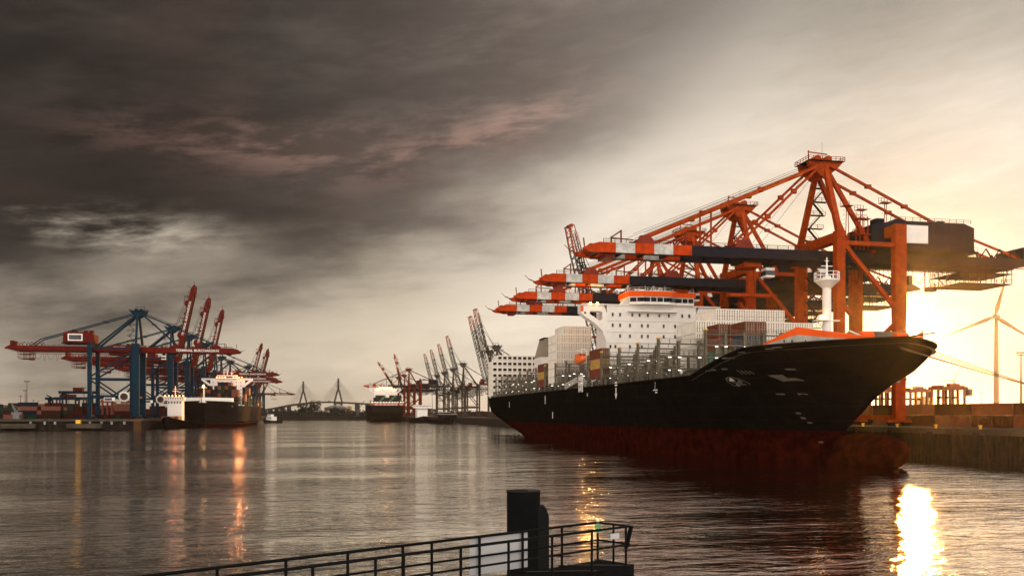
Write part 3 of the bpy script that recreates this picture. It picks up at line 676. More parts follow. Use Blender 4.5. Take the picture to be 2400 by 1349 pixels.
# ================================================================== SHIPS
def lerp(a, b, t): return a+(b-a)*t
def interp(x, tab):
    if x <= tab[0][0]: return tab[0][1]
    for (a, fa_), (b, fb_) in zip(tab, tab[1:]):
        if x <= b: return lerp(fa_, fb_, (x-a)/(b-a))
    return tab[-1][1]
def sst(t): t = max(0, min(1, t)); return t*t*(3-2*t)
class Hull:
    """y from the bow tip aft, z from the waterline"""
    def __init__(s, L, B, zdeck, zfc, fc0, fc1, zboot, k=1.0, bluff=1.0):
        s.L, s.B, s.zd, s.zf, s.fc0, s.fc1, s.zb, s.k = L, B, zdeck, zfc, fc0, fc1, zboot, k
        s.bl = bluff
        s.stem = [(-3, 27*k), (3, 28*k), (6, 27.5*k), (7.4, 26.5*k), (9.2, 23*k), (13.2, 19.5*k), (15.6, 17*k), (17.8, 12.6*k), (20, 9.6*k), (23.5, 7*k), (26, 6.6*k)]
    def ztop(s, y): 
        if y < s.fc0: return s.zf-.6*sst((y-3)/s.fc0)
        return lerp(s.zf-.6, s.zd, sst((y-s.fc0)/(s.fc1-s.fc0))*.1+.9*max(0, min(1, (y-s.fc0)/(s.fc1-s.fc0))))
    def ystem(s, z): return interp(z*23.5/s.zf, s.stem)
    def yend(s, z): return s.L-interp(z, [(-3, 48), (0, 34), (2, 28), (4, 19), (6.5, 9), (10, 1), (13, 0), (40, 0)])*s.k
    def hb(s, y, z):
        ys, ye = s.ystem(z), s.yend(z); y = min(y, ye)
        if y <= ys: return 0.0
        Le = interp(z*23.5/s.zf, [(-3, 84), (0, 80), (6, 74), (9, 66), (13, 54), (18, 40), (20.5, 37), (23.5, 34)])*s.k/s.bl
        p = interp(z*23.5/s.zf, [(0, 1.7), (9, 1.85), (16, 2.0), (23.5, 2.15)])
        t = min(1, (y-ys)/Le); h = s.B*(1-(1-t)**p)**(.92)
        Lr = interp(z, [(0, 85), (6, 60), (12, 40), (20, 30)])*s.k; ef = interp(z, [(-3, .02), (0, .12), (4, .45), (8, .70), (12, .84), (20, .90)])
        return h*lerp(ef, 1, sst((ye-y)/Lr)**.8)
    def levels(s):
        return [-3, 0, 2, 4, s.zb, s.zb+1.6, 10.5, 12.5, 14.5]
    def mesh(s, m_top, m_boot, m_deck, n=90):
        b = MB(); fr = [0]; 
        for i in range(1, n+1):
            t = i/n; fr.append(t**2.3 if t < .75 else lerp(.75**2.3, 1, (t-.75)/.25))
        ks = [('z', z) for z in s.levels()]+[('f', q_) for q_ in (.25, .5, .75, .9, 1.0)]
        grid = []
        for kind, q_ in ks:
            row = []
            for f in fr:
                if kind == 'z': z = q_; y = lerp(s.ystem(z), s.yend(z), f)
                else:
                    y = s.L*f
                    for _ in range(6):
                        zt = s.ztop(y); z = lerp(14.5, zt, q_); y = lerp(s.ystem(z), s.yend(z), f)
                row.append((s.hb(y, z), y, z))
            grid.append(row)
        W = len(fr); V = []; Fa = []; mats = []
        for side in (-1, 1):
            o = len(V)
            for row in grid: V += [(side*h, y, z) for h, y, z in row]
            for j in range(len(grid)-1):
                for i in range(W-1):
                    a, c_ = o+j*W+i, o+(j+1)*W+i
                    f = (a, a+1, c_+1, c_) if side < 0 else (a, c_, c_+1, a+1)
                    Fa.append(f); mats.append(1 if ks[j+1][0] == 'z' and ks[j+1][1] <= s.zb else 0)
        i1 = b._m(m_top); i2 = b._m(m_boot); b.v = V; b.f = Fa; b.mi = [i2 if q_ else i1 for q_ in mats]; b.sm = [True]*len(Fa)
        o2 = len(grid)*W
        for j in range(len(grid)-1):       # transom
            a, c_ = (j+1)*W-1, (j+2)*W-1
            b.f.append((a, a+o2, c_+o2, c_)); b.mi.append(i2 if mats[j*(W-1)] else i1); b.sm.append(False)
        top = (len(grid)-1)*W; dk = b._m(m_deck)
        # deck, one metre below the hull's top edge
        dv = []
        for i in range(W):
            h, y, z = grid[-1][i]; dv += [(-h*.995, y, z-1.1), (h*.995, y, z-1.1)]
        b.add(dv, [(2*i, 2*i+1, 2*i+3, 2*i+2) for i in range(W-1)], m_deck)
        return b
    def decal(s, b, poly, m, off=.05):
        vs = [(-s.hb(y, z)-off, y, z) for y, z in poly]; b.add(vs, [tuple(range(len(vs)))], m)
    def strip(s, b, pts, wd, m):
        for (y0, z0), (y1, z1) in zip(pts, pts[1:]):
            d = Vector((y1-y0, z1-z0)).normalized(); nn = Vector((-d.y, d.x))*wd/2
            s.decal(b, [(y0+nn.x, z0+nn.y), (y1+nn.x, z1+nn.y), (y1-nn.x, z1-nn.y), (y0-nn.x, z0-nn.y)], m)
# ---- containers
CW, CH, CL = 2.62, 3.06, 13.1
_cm = {}
def cont_mesh(color, L=CL, W=CW, H=CH, ribs=True):
    key = (color, L, W, H, ribs)
    if key in _cm: return _cm[key]
    b = MB(); t = .1
    b.box(-W/2+t, W/2-t, t, L-t, t, H-t, color)
    for x in (-W/2, W/2-.18):
        for y in (0, L-.2): b.box(x, x+.18, y, y+.2, 0, H, color)
    for z in (0, H-.16):
        for x in (-W/2, W/2-.14): b.box(x, x+.14, .2, L-.2, z, z+.14, color)
        for y in (0, L-.14): b.box(-W/2+.18, W/2-.18, y, y+.14, z, z+.15, color)
    if ribs:
        n = int(L/.62)
        for k in range(n):
            y = .45+k*(L-.9)/n
            b.box(-W/2+.035, -W/2+t-.002, y, y+.3, .16, H-.18, color)
    me = b.mesh('container'); _cm[key] = me; return me
def door_mesh(color, W=CW, H=CH):
    key = ('door', color, W, H)
    if key in _cm: return _cm[key]
    b = MB(); b.box(-W/2+.2, -.03, .03, .098, .17, H-.18, color); b.box(.03, W/2-.2, .03, .098, .17, H-.18, color)
    for x in (-W*.36, -W*.14, W*.14, W*.36):
        b.box(x-.05, x+.05, -.04, .03, .2, H-.2, 'rod')
        for z in (.45, H*.38, H*.62, H-.5): b.box(x-.14, x+.14, -.05, .029, z-.07, z+.07, 'rod')
    for z in (H*.42,): b.box(-W*.30, W*.3, -.055, -.041, z, z+.08, 'rod')
    for x in (-W/2+.2, W/2-.3):
        for z in (.4, .9, 1.4, 1.9, 2.4): b.box(x, x+.1, -.03, .03, z, z+.12, 'dsteel')
    me = b.mesh('door'); _cm[key] = me; return me
def fan_mesh(W=CW, H=CH):
    key = ('fan', W, H)
    if key in _cm: return _cm[key]
    b = MB(); b.box(-W/2+.2, W/2-.2, .02, .098, .17, H-.18, 'cwhite')
    b.box(-W*.34, W*.34, -.03, .02, H*.32, H*.76, 'black'); b.tube((W*.12, -.06, H*.55), (W*.12, -.031, H*.55), .5, 'dsteel', 14)
    b.box(-W*.34, W*.34, -.03, .02, .35, H*.16, 'cgrey')
    me = b.mesh('cooling_unit'); _cm[key] = me; return me
def container(x, y, z, color, label, kind='door', L=CL, W=CW, group='containers on the big ship', cat='container', rz=0, H=CH, name='shipping_container', parts=True):
    o = put(name, cont_mesh('c'+color, L, W, H), None, (x, y, z), (0, 0, rz)); tag(o, label, cat, group)
    if parts:
        if kind == 'fan': put('cooling_unit', fan_mesh(W, H), o)
        else: put('door', door_mesh('c'+color, W, H), o)
    return o
# ------------------------------------------------------------------ MAIN SHIP
SX, SY = 100.0, 130.0
H = Hull(335, 24, 18.6, 24.0, 29, 49.5, 6.6)
ship = empty('container_ship', (SX, SY, 0)); tag(ship, 'huge black hulled container ship with white bridge at the right quay', 'ship', 'container ships')
hull = H.mesh('hull', 'boot', 'hatch').build('hull', ship)
b = MB()          # bulbous bow
vs = []; n = 16; prof = [(8.0, .05, 3.0), (8.6, 1.5, 3.0), (10, 2.5, 2.9), (12.5, 3.3, 2.7), (17, 3.9, 2.5), (22, 4.2, 2.2), (28, 4.2, 1.5), (36, 3.6, .5), (46, 3.0, -1)]
for y, r, zc in prof:
    for k in range(n): t = 2*math.pi*k/n; vs.append((r*.86*math.cos(t), y, zc+r*math.sin(t)))
b.add(vs, [(j*n+k, j*n+(k+1) % n, (j+1)*n+(k+1) % n, (j+1)*n+k) for j in range(len(prof)-1) for k in range(n)], 'boot', True)
b.build('bulbous_bow', ship)
# rail cap along the hull's top edge
b = MB()
for side in (-1, 1):
    pts = []
    for k in range(150):
        y = .2+k/149*334.5; z = H.ztop(y); pts.append((side*H.hb(y, z), y, z))
    for p, q_ in zip(pts, pts[1:]): b.bar(p, q_, .35, .22, 'hull2')
b.build('gunwale', ship)
# raised forecastle bulwark (grey below, orange above)
b = MB()
ys = [12, 13.5, 15.5, 18, 20, 21.5, 23.5, 26, 28.5]
for side in (-1, 1):
    for k, (a, c_) in enumerate(zip(ys, ys[1:])):
        def hh(y): return max(.4, H.hb(y, 23)-2.6)
        def zt(y): return H.ztop(y)+interp(y, [(12, .5), (21.5, 3.3), (28.5, .06)])
        def zm(y): return min(H.ztop(y)+interp(y, [(12, .1), (14, .2), (21.5, 1.8), (28.5, .05)]), zt(y)-.003)
        A, C = (side*hh(a), a), (side*hh(c_), c_)
        for z0f, z1f, m_ in ((lambda y: H.ztop(y)-1.2, zm, 'ship_grey'), (zm, zt, 'ship_orange')):
            z00, z01, z10, z11 = z0f(a), z0f(c_), z1f(a), z1f(c_)
            t = .12*side
            b.add([(A[0]-t, A[1], z00), (C[0]-t, C[1], min(z01, z11)), (C[0]-t, C[1], z11), (A[0]-t, A[1], z10), (A[0]+t, A[1], z00), (C[0]+t, C[1], min(z01, z11)), (C[0]+t, C[1], z11), (A[0]+t, A[1], z10)],
                  [(0,1,2,3), (7,6,5,4), (3,2,6,7), (0,4,5,1), (0,3,7,4), (1,5,6,2)], m_)
b.box(-20, 20, 37.5, 38, 17, 21.5, 'ship_grey')
for y, z in ((22.3, 23.6), (23.6, 23.7), (20.2, 23.4)):
    x = -(H.hb(y, 23)-2.6)-.14; b.tube((x-.05, y, z+.6), (x+.05, y, z+.6), .26, 'dsteel', 12)
b.build('forecastle_bulwark', ship)
# forward mast
b = MB(); my = 33.7
b.tube((0, my, 21.5), (0, my, 39.0), .95, 'ship_white', 14, .85); b.prism([(my-.9, 21.5), (my+2.6, 21.5), (my+.8, 25)], 'x', -.25, .25, 'ship_white')
b.tube((0, my, 36.6), (0, my, 38.0), 1.0, 'ship_white', 14, 2.5); b.tube((0, my, 38.0), (0, my, 38.25), 2.6, 'ship_white', 16)
for k in range(12):
    t = k*math.pi/6; t2 = (k+1)*math.pi/6; p = Vector((2.5*math.cos(t), my+2.5*math.sin(t), 38.2)); q_ = Vector((2.5*math.cos(t2), my+2.5*math.sin(t2), 38.2))
    b.bar(p, p+Vector((0,0,1.6)), .1, .1, 'ship_white')
    for zz in (.8, 1.6): b.bar(p+Vector((0,0,zz)), q_+Vector((0,0,zz)), .1, .1, 'ship_white')
b.tube((0, my, 38.2), (0, my, 43.0), .3, 'ship_white', 8, .12); b.bar((-1.3, my, 41.2), (1.3, my, 41.2), .14, .14, 'ship_white'); b.bar((-.5, my, 42.3), (.5, my, 42.3), .12, .12, 'ship_white')
b.box(-2.6, .2, my-1.2, my+1.2, 29.6, 29.8, 'ship_white'); b.bar((-2.4, my, 29.6), (-.7, my, 28), .2, .2, 'ship_white'); b.box(1, 2.6, my-.8, my+.8, 29.6, 29.8, 'ship_white')
b.box(-2.0, -1.1, my-.5, my+.3, 29.8, 30.7, 'ship_white')
mast = b.build('foremast', ship)
b = MB(); b.sphere((-1.55, my-.75, 30.3), .42, 'lampo', 10, 6); b.build('lamp', mast)
b = MB()       # winches and fittings on the forecastle
for x, y in ((-4, 14), (4, 15), (-8, 19)):
    b.tube((x-1.3, y, 24.6), (x+1.3, y, 24.6), .9, 'ship_orange', 12); b.box(x-1.7, x+1.7, y-.8, y+.8, 22.4, 24, 'ship_grey'); b.build('mooring_winch', ship); b = MB()
b.bar((-3, 12.5, 23.4), (-7, 14.5, 25.6), .22, .22, 'signw'); b.build('jack_staff', ship); b = MB()
b.box(-1, 9, 20, 26, 22, 26.2, 'deckgrey'); b.build('deck_house', ship); b = MB(); b.box(-9, -3, 24, 29, 22, 26.4, 'deckgrey'); b.build('deck_house', ship)
# bridge block
BY = 137.5
b = MB(); zr = 45.6
b.box(-15.5, 15.5, BY, BY+12, 17.5, zr, 'ship_white')
for z in (22.4, 26.0, 29.6, 33.2, 36.8, 40.4): b.box(-15.55, 15.55, BY-.06, BY-.001, z, z+.10, 'ship_grey')
b.box(-8.5, 8.5, BY-1.3, BY-.002, 43.6, 43.9, 'ship_white'); b.box(-8.5, 8.5, BY-1.25, BY-.9, 43.9, 44.2, 'ship_white')
b.box(-24.0, 24.0, BY-.3, BY+4.5, zr, zr+.35, 'ship_white')
b.build('superstructure', ship)
WING = [(-24.4, 45.55), (-24.4, 43.1), (-23.8, 42.4), (-19.5, 39.9), (-16.9, 37.2), (-15.9, 34.2), (-15.5, 30.0), (-15.5, 45.55)]
HOLE = [(-21.3, 43.3), (-21.4, 42.6), (-18.6, 40.7), (-17.5, 40.5), (-16.9, 41.2), (-16.9, 43.0), (-17.4, 43.5), (-21.0, 43.5)]
for side in (-1, 1):
    b = MB()
    # wing bracket with its large opening: outline bridged to the hole
    O = [(-24.4, 45.55), (-24.4, 43.1), (-22.9, 41.8), (-19.5, 39.6), (-17.0, 37.2), (-15.5, 38.5), (-15.5, 43.0), (-16.5, 45.55)]
    I = [(-21.2, 43.6), (-21.4, 42.7), (-19.9, 41.7), (-18.4, 40.7), (-17.5, 40.6), (-16.9, 41.2), (-16.9, 43.0), (-17.5, 43.6)]
    for k in range(8):
        k2 = (k+1) % 8; q_ = [O[k], O[k2], I[k2], I[k]]
        q_ = [(side*-x_ if side > 0 else x_, z_) for x_, z_ in q_]
        b.prism(q_, 'y', BY+.2, BY+3.8, 'ship_white')
    q_ = [(-17.0, 37.2), (-15.9, 34.2), (-15.4, 30), (-15.4, 38.5)]
    b.prism([(x_ if side < 0 else -x_, z_) for x_, z_ in q_], 'y', BY+.2, BY+3.8, 'ship_white')
    xa = side*24.42
    if side < 0: b.box(xa-.04, xa+.9, BY+.14, BY+.198, 43.4, 45.3, 'ship_orange')
    b.tube((side*22.9, BY+.1, 43.0), (side*22.9, BY+.19, 43.0), .35, 'glass', 10)
    wg = b.build('bridge_wing', ship)
    if side < 0:
        b = MB()
        for x in (-21.3, -18.9): b.sphere((x, BY-.5, 45.95), .42, 'lampo', 10, 6); b.box(x-.2, x+.2, BY-.3, BY+.1, 45.6, 46, 'ship_white')
        b.build('floodlight', wg)
b = MB()
rows = [(42.6, (-13.6, -11.1, -6.9, -4.4, -1.5, 2.5, 5.8, 10.5, 13)), (39.1, (-13.6, -11.1, -7.7, -3.6, -1.5, 4, 8, 12)), (35.6, (-11.1, -7.7, -3.6, -1.5, 4, 8)), (32.1, (-14.4, -12.7, -7.7, -3.6, 2))]
winm = MB(); winm.box(-.27, .27, -.08, 0, -.5, .5, 'glass'); winm.box(-.36, .36, -.04, -.001, -.6, .6, 'ship_grey'); wm = winm.mesh('window')
for z, xs in rows:
    for x in xs: put('window', wm, ship, (x, BY-.07, z))
# wheelhouse
b = MB(); zw = 46
pl = [(-7.9, BY+1.5), (-7.9, BY-.5), (-5.6, BY-.5), (-3.4, BY-2.0), (3.6, BY-2.0), (5.6, BY-.5), (14.3-.2, BY-.5), (14.1, BY+1.5), (14.1, BY+9), (-7.9, BY+9)]
pl = [(-8.0, BY+9), (-8.0, BY-.6), (-3.6, BY-2.2), (5.2, BY-2.2), (8.2, BY-.6), (14.3, BY-.6), (14.3, BY+9)]
b.prism(pl, 'z', zw+.8, zw+2.2, 'glass')
def grow(p, d): cx, cy = 3, BY+4; return [(x+d*(1 if x > cx else -1), y+d*(1 if y > cy else -1)) for x, y in p]
b.prism(grow(pl, .12), 'z', zw-.0, zw+.8, 'ship_white'); b.prism(grow(pl, .12), 'z', zw+2.2, zw+2.6, 'ship_white')
b.prism(grow(pl, .55), 'z', zw+2.6, zw+4.2, 'ship_orange'); b.prism(grow(pl, .3), 'z', zw+4.2, zw+4.4, 'ship_white')
for (x0, y0), (x1, y1) in zip(pl[1:5], pl[2:6]):
    n = max(1, round(abs(x1-x0)/2.1))
    for k in range(n+1): x, y = lerp(x0, x1, k/n), lerp(y0, y1, k/n); b.bar((x, y-.1, zw+.8), (x, y-.1, zw+2.2), .18, .18, 'ship_white')
b.railing([(-11, BY-.6, zw+.3), (-8.2, BY-.6, zw+.3)], 'ship_white', step=1); b.prism([(-10.8, zw), (-8.1, zw), (-8.1, zw+2.6)], 'y', BY, BY+3, 'ship_white')
wh = b.build('wheelhouse', ship)
b = MB()
for x, y, h in ((-7.4, BY+3, 5.6), (1.2, BY+2, 6.4), (13.2, BY+3, 5.8)):
    z = zw+4.4; b.tube((x, y, z), (x, y, z+h), .22, 'ship_white', 8, .08); b.bar((x-.7, y, z+h*.55), (x+.7, y, z+h*.55), .1, .1, 'ship_white')
    for q_, ww in ((.25, 1.1), (.42, .9), (.7, 1.2), (.85, .6)): b.bar((x-ww*.8, y, z+h*q_), (x+ww, y, z+h*q_), .13, .10, 'ship_white')
    b.bar((x-.9, y, z), (x, y, z+h*.5), .12, .12, 'ship_white'); b.bar((x+.9, y, z), (x, y, z+h*.5), .12, .12, 'ship_white')
for x, z, ww in ((-2, 3.3, 3.2), (4.8, 5.0, 4.4), (9.3, 3.0, 2.2)):
    b.bar((x, BY+1, zw+4.4), (x, BY+1, zw+4.4+z), .25, .25, 'ship_white'); b.bar((x-ww/2, BY+1, zw+4.4+z), (x+ww/2, BY+1, zw+4.4+z), .3, .22, 'ship_white')
b.sphere((4.3, BY+4, zw+5.8), .8, 'ship_white'); b.sphere((-3.6, BY+4, zw+5.3), .5, 'ship_white'); b.box(-3, 6, BY+2, BY+5, zw+4.4, zw+5.0, 'ship_white')
b.railing([(-8, BY-.6, zw+4.4), (-3.6, BY-2.2, zw+4.4), (5.2, BY-2.2, zw+4.4), (8.2, BY-.6, zw+4.4), (14.3, BY-.6, zw+4.4)], 'ship_white', step=1.2, r=.05)
for k in range(9): x = 8.5+k*.65; b.bar((x, BY+1, zw+4.4), (x, BY+1, zw+4.4+1.2+(k*37 % 10)*.14), .07, .07, 'ship_white')
b.build('radar_mast', wh)
# side deckhouse steps, ladder, lifeboats
b = MB()
for k, z in enumerate((18, 21.6, 25.2)):
    b.box(-19.5+k*1.2, -15.51, BY+2, BY+11, z, z+.2, 'ship_white'); b.railing([(-19.5+k*1.2, BY+2, z+.2), (-15.6, BY+2, z+.2)], 'ship_white', step=1.1)
    b.bar((-19+k*1.2, BY+2.3, z), (-19+k*1.2, BY+2.3, z+3.6), .25, .25, 'ship_white')
b.box(-19, -15.51, BY+5, BY+11, 17.5, 28.5, 'ship_white')
b.build('side_gallery', ship)
lb = MB(); lb.sphere((0, 0, 0), 1.0, 'orangeboat', 14, 10, (1.7, 4.8, 1.55)); lb.box(-1.0, 1.0, -2.6, 2.2, 1.0, 1.9, 'orangeboat'); lb.box(-.9, .9, -2.7, -2.6, 1.1, 1.6, 'glass')
for s in (-1, 1): lb.bar((1.6, s*3.2, -1.4), (1.2, s*3.2, 3.2), .3, .3, 'ship_white'); lb.bar((1.2, s*3.2, 3.2), (-.4, s*3.2, 3.2), .3, .3, 'ship_white'); lb.bar((-.2, s*3.2, 3.2), (-.2, s*3.2, 1.2), .07, .07, 'ship_white')
lbm = lb.mesh('lifeboat'); tag(put('lifeboat', lbm, None, (SX-22.4, SY+145.5, 28.3)), 'orange enclosed lifeboat in davits on the big ship aft of its bridge', 'lifeboat')
# gangway tower and accommodation ladder
b = MB(); gy0, gz = 138.4, 18.6
for z in range(4):
    for s in (-1, 1): b.bar((-24.2, gy0-1.9, gz-1.2+z*1.7), (-24.2, gy0+1.9, gz-1.2+z*1.7), .3, .3, 'ship_white')
for y in (-1.9, 0, 1.9): b.bar((-24.2, gy0+y, gz-1.4), (-24.2, gy0+y, gz+4.2), .35, .35, 'ship_white'); b.bar((-21.2, gy0+y, gz-1.0), (-24.2, gy0+y, gz+3.8), .2, .2, 'ship_white')
b.build('boarding_gate', ship)
b = MB(); b.bar((-23.9, 142, 20.6), (-23.9, 158, 18.8), .9, .9, 'deckgrey'); 
for k in range(12): y = 142+k*1.4; z = 21.0-k*.157; b.bar((-24.4, y, z-.5), (-24.4, y+.5, z+1.2), .1, .1, 'ship_white')
b.bar((-24.4, 142, 22.1), (-24.4, 158, 20.3), .12, .12, 'ship_white'); b.build('accommodation_ladder', ship)
# funnel casing
b = MB(); b.box(-11.9, 12, 248, 262, 18, 36, 'ship_white'); b.prism([(-11.9, 36), (12, 36), (10.5, 44.5), (-9.5, 44.5)], 'y', 248, 262, 'pale'); b.box(-10, 10, 250, 260, 44.5, 45.1, 'black')
b.build('funnel', ship)
# hatch covers / coamings and lashing bridges
LB = [SY_ for SY_ in (48.5, 70, 85, 100.5, 117.5)] + [132] + [159, 174.5, 191, 207, 223, 239] + [268, 283, 299]
zd = 18.6
bays = [(49.8, 68.4), (71.4, 83.4), (86.4, 98.9), (101.9, 116), (119, 130.8), (160.4, 173), (176, 189.5), (192.5, 205.5), (208.5, 221.5), (224.5, 237.5), (269.5, 281.5), (284.5, 297.5), (300.5, 326)]
for a, c_ in bays:
    hm_ = MB()
    hm_.box(-20.5, 20.5, a, c_, zd-1.2, zd+1.2, 'deckgrey')
    for k in range(8): x = -20+k*5; hm_.box(x, x+4.6, a+.2, c_-.2, zd+1.2, zd+1.75, 'hatch')
    hm_.build('hatch_cover', ship)
def lash_bridge():
    b = MB(); w_ = 23.6; Ht = 9.6; t = .42
    for z, m_ in ((2.9, 'deckgrey'), (6.1, 'deckgrey')):
        b.box(-w_, w_, -t, t, z-.22, z, m_)
        for s in (-1, 1):
            b.box(-w_, w_, s*t-.1, s*t+.1, z-.55, z-.221, m_); b.railing([(-w_, s*t, z), (w_, s*t, z)], m_, step=1.33, r=.05, h=1.0)
    b.box(-w_, w_, -t, t, -.1, .25, 'deckgrey')
    for z in (1.5, 4.5, 7.4): b.box(-w_, w_, -.12, .12, z, z+.16, 'deckgrey')
    b.box(-w_, w_, -t, t, Ht-.9, Ht-.6, 'deckgrey'); b.railing([(-w_, -t, Ht-.6), (w_, -t, Ht-.6)], 'deckgrey', step=2.66, r=.05)
    x = -w_; k = 0
    while x <= w_+.01:
        mj = k % 2 == 0; ww = .55 if mj else .28; top = Ht if mj else 6.1
        if abs(x) > 23: ww, top = .42, Ht+.4
        for s in (-1, 1): b.box(x-ww/2, x+ww/2, s*t-.2, s*t+.2, -1.3, top, 'deckgrey')
        if mj:
            for zz in (0, 3.0): b.box(x-.5, x+.5, -.2, .2, zz+2.1, zz+2.5, 'deckgrey')
            for q_ in (-.7, -.25, .25, .7): b.bar((x, -t, Ht-1.6), (x+q_, -t-.1, Ht+.6), .07, .07, 'deckgrey')
        x += 2*w_/18; k += 1
    for k in range(6):
        xa = -w_+k*2*w_/6*.999; 
        if k % 2 == 0: b.bar((xa, 0, 2.7), (xa+2*w_/18, 0, -.8), .2, .2, 'deckgrey'); b.bar((xa+5.2, 0, 5.9), (xa+2.6, 0, 3.1), .2, .2, 'deckgrey')
    for k in range(5): x = -21+k*9.6; b.box(x, x+.9, -t-.15, t+.15, 3.3, 5.3, 'deckgrey'); b.box(x+2.7, x+4.9, -.5, .5, .3, 1.9, 'hatch')
    for x in (-w_,): b.box(x-.3, x+.3, -t-.35, t+.35, Ht+.4, Ht+.75, 'yellow')
    return b.mesh('lashing_bridge')
lbme = lash_bridge()
lm_ = MB()
for x in (-20.9, -18.3, -13): 
    for z in (2.2, 5.4): lm_.box(x-.4, x+.4, -.74, -.64, z, z+.18, 'lampw')
lamp_me = lm_.mesh('lamp')
for k, y in enumerate(LB):
    dz = 2.1 if k == 0 else 0
    o = put('lashing_bridge', lbme, ship, (0, y, zd+dz-(.0 if y < 140 else .0)))
    if k == 0: o.scale = (.88, 1, .8)
    put('lamp', lamp_me, o)
# leaning side supports along the gunwale
sm_ = MB(); sm_.prism([(-.9, -1.2), (.9, -1.2), (.45, 2.7), (-.45, 2.7)], 'x', -.28, .28, 'deckgrey'); sm_.box(-.34, -.281, -.2, .2, -.4, 2.2, 'dsteel'); sm_.box(-.6, 2.6, -.6, .6, 2.7, 3.0, 'deckgrey')
sme = sm_.mesh('deck_support')
yy = 62
while yy < 325:
    if not (136 < yy < 158): put('deck_support', sme, ship, (-H.hb(yy, 18.4)+.9, yy, zd))
    yy += 7.7
b = MB()
pts = [(-H.hb(y, 18.5)+.3, y, H.ztop(y)) for y in [56+k*9 for k in range(31)]]
b.railing(pts, 'deckgrey', step=1.8, r=.045)
for k in range(26):    # vents, boxes and pipes on the side passage
    y = 60+k*10.1; x = -22.1+(k % 3)*.5; b.box(x, x+1.0, y, y+1.2+(k % 4)*.5, zd-1.1, zd+.5+(k*7 % 5)*.32, 'deckgrey')
    b.tube((x+1.6, y+3, zd-1), (x+1.6, y+3, zd+1.2), .3, 'deckgrey', 8); b.sphere((x+1.6, y+3, zd+1.3), .5, 'ship_white', 8, 6)
b.build('side_rail', ship)
# markings on the hull
def mk(name): 
    global b
    o = b.build('hull_marking', ship); b = MB()
b = MB()
def Yp(px): return YatX(px, SX-24)-SY
def Zp(py, px): Y = YatX(px, SX-24); return ZZ(py, SX-24, Y)
y0 = Yp(1444); za, zb_ = Zp(908, 1444), Zp(934, 1444)
H.decal(b, [(y0-.55, za), (y0+.55, za), (y0+.35, zb_+1.6), (y0+1.1, zb_+1.5), (y0, zb_-.2), (y0-1.1, zb_+1.5), (y0-.35, zb_+1.6)], 'signw')
H.decal(b, [(y0-1.1, za+1.7), (y0+1.1, za+1.7), (y0+1.1, za+.5), (y0-1.1, za+.5)], 'signw'); mk('arrow')
for px, pa, pb, w2 in ((1278, 927, 946, 1.0), (1194, 941, 954, 1.0), (1295.5, 965, 980, 1.1)):
    y0 = Yp(px); H.decal(b, [(y0-w2/2, Zp(pa, px)), (y0+w2/2, Zp(pa, px)), (y0+w2/2, Zp(pb, px)), (y0-w2/2, Zp(pb, px))], 'signw'); mk('bar')
y0 = Yp(1377); H.strip(b, [(y0+.5, 15.8+.9), (y0+.5, 15.9), (y0-.5, 15.9), (y0-.5, 16.8)], .28, 'signw'); mk('u')
y0 = Yp(1536)
H.strip(b, [(y0-1.6, 16.0), (y0+1.4, 16.0)], .25, 'signw'); H.strip(b, [(y0+.2, 16.2), (y0, 18.0)], .2, 'signw'); H.strip(b, [(y0-1.4, 15.4), (y0, 15.4)], .3, 'signw'); mk('tug')
# draught figures at the bow, tug push marks, thruster sign, bulb sign
for px, py in ((1660, 836), (1673, 836), (1700, 842), (1716, 842), (1673, 869), (1660, 871), (1700, 867), (1726, 813+4), (1740, 829), (1823, 818), (1806, 821), (1856, 868), (1832, 925), (1884, 925)):
    y = 40
    for _ in range(12):     # hull point on this line of sight
        z = ZZ(py, SX-H.hb(y, 15), SY+y); X = SX-H.hb(y, max(1, z)); y = lerp(y, YatX(px, X)-SY, .5)
    H.decal(b, [(y-.8, z), (y+.8, z+.05), (y+.8, z+.35), (y-.8, z+.3)], 'mark')
mk('dashes')
def hp(px, py):
    y = 40
    for _ in range(30):
        z = ZZ(py, SX-H.hb(y, 15), SY+y); z = ZZ(py, SX-H.hb(y, z), SY+y); X = SX-H.hb(y, max(1, z)); y = lerp(y, YatX(px, X)-SY, .4)
    return y, z
y, z = hp(1733, 898); r = 1.5
ring = [(y+r*1.35*math.cos(t*math.pi/9), z+r*.85*math.sin(t*math.pi/9)) for t in range(19)]
H.strip(b, ring, .22, 'mark'); H.strip(b, [(y-1.3, z+.55), (y+1.3, z-.55)], .5, 'mark'); H.strip(b, [(y-1.3, z-.55), (y+1.3, z+.55)], .5, 'mark'); mk('thruster')
y, z = hp(1858, 892)
H.decal(b, [(y+2.3, z+1.2), (y-.3, z+1.2), (y-.1, z+.5), (y-1.3, z+.55), (y-1.9, z+.1), (y-1.7, z-.6), (y-1.1, z-.9), (y+1.0, z-.85), (y+1.6, z-.1)], 'mark'); mk('bulb sign')
y, z = hp(1752, 874)
for q_ in range(4): H.strip(b, [(y+1.6-q_*.8, z+.7-q_*.1), (y+1.2-q_*.8, z-.2)], .22, 'mark')
mk('numbers')
for k in range(9): H.strip(b, [(31+k*.1, 2.2+k*1.0), (31.9+k*.1, 2.2+k*1.0)], .4, 'mark')
mk('draught')
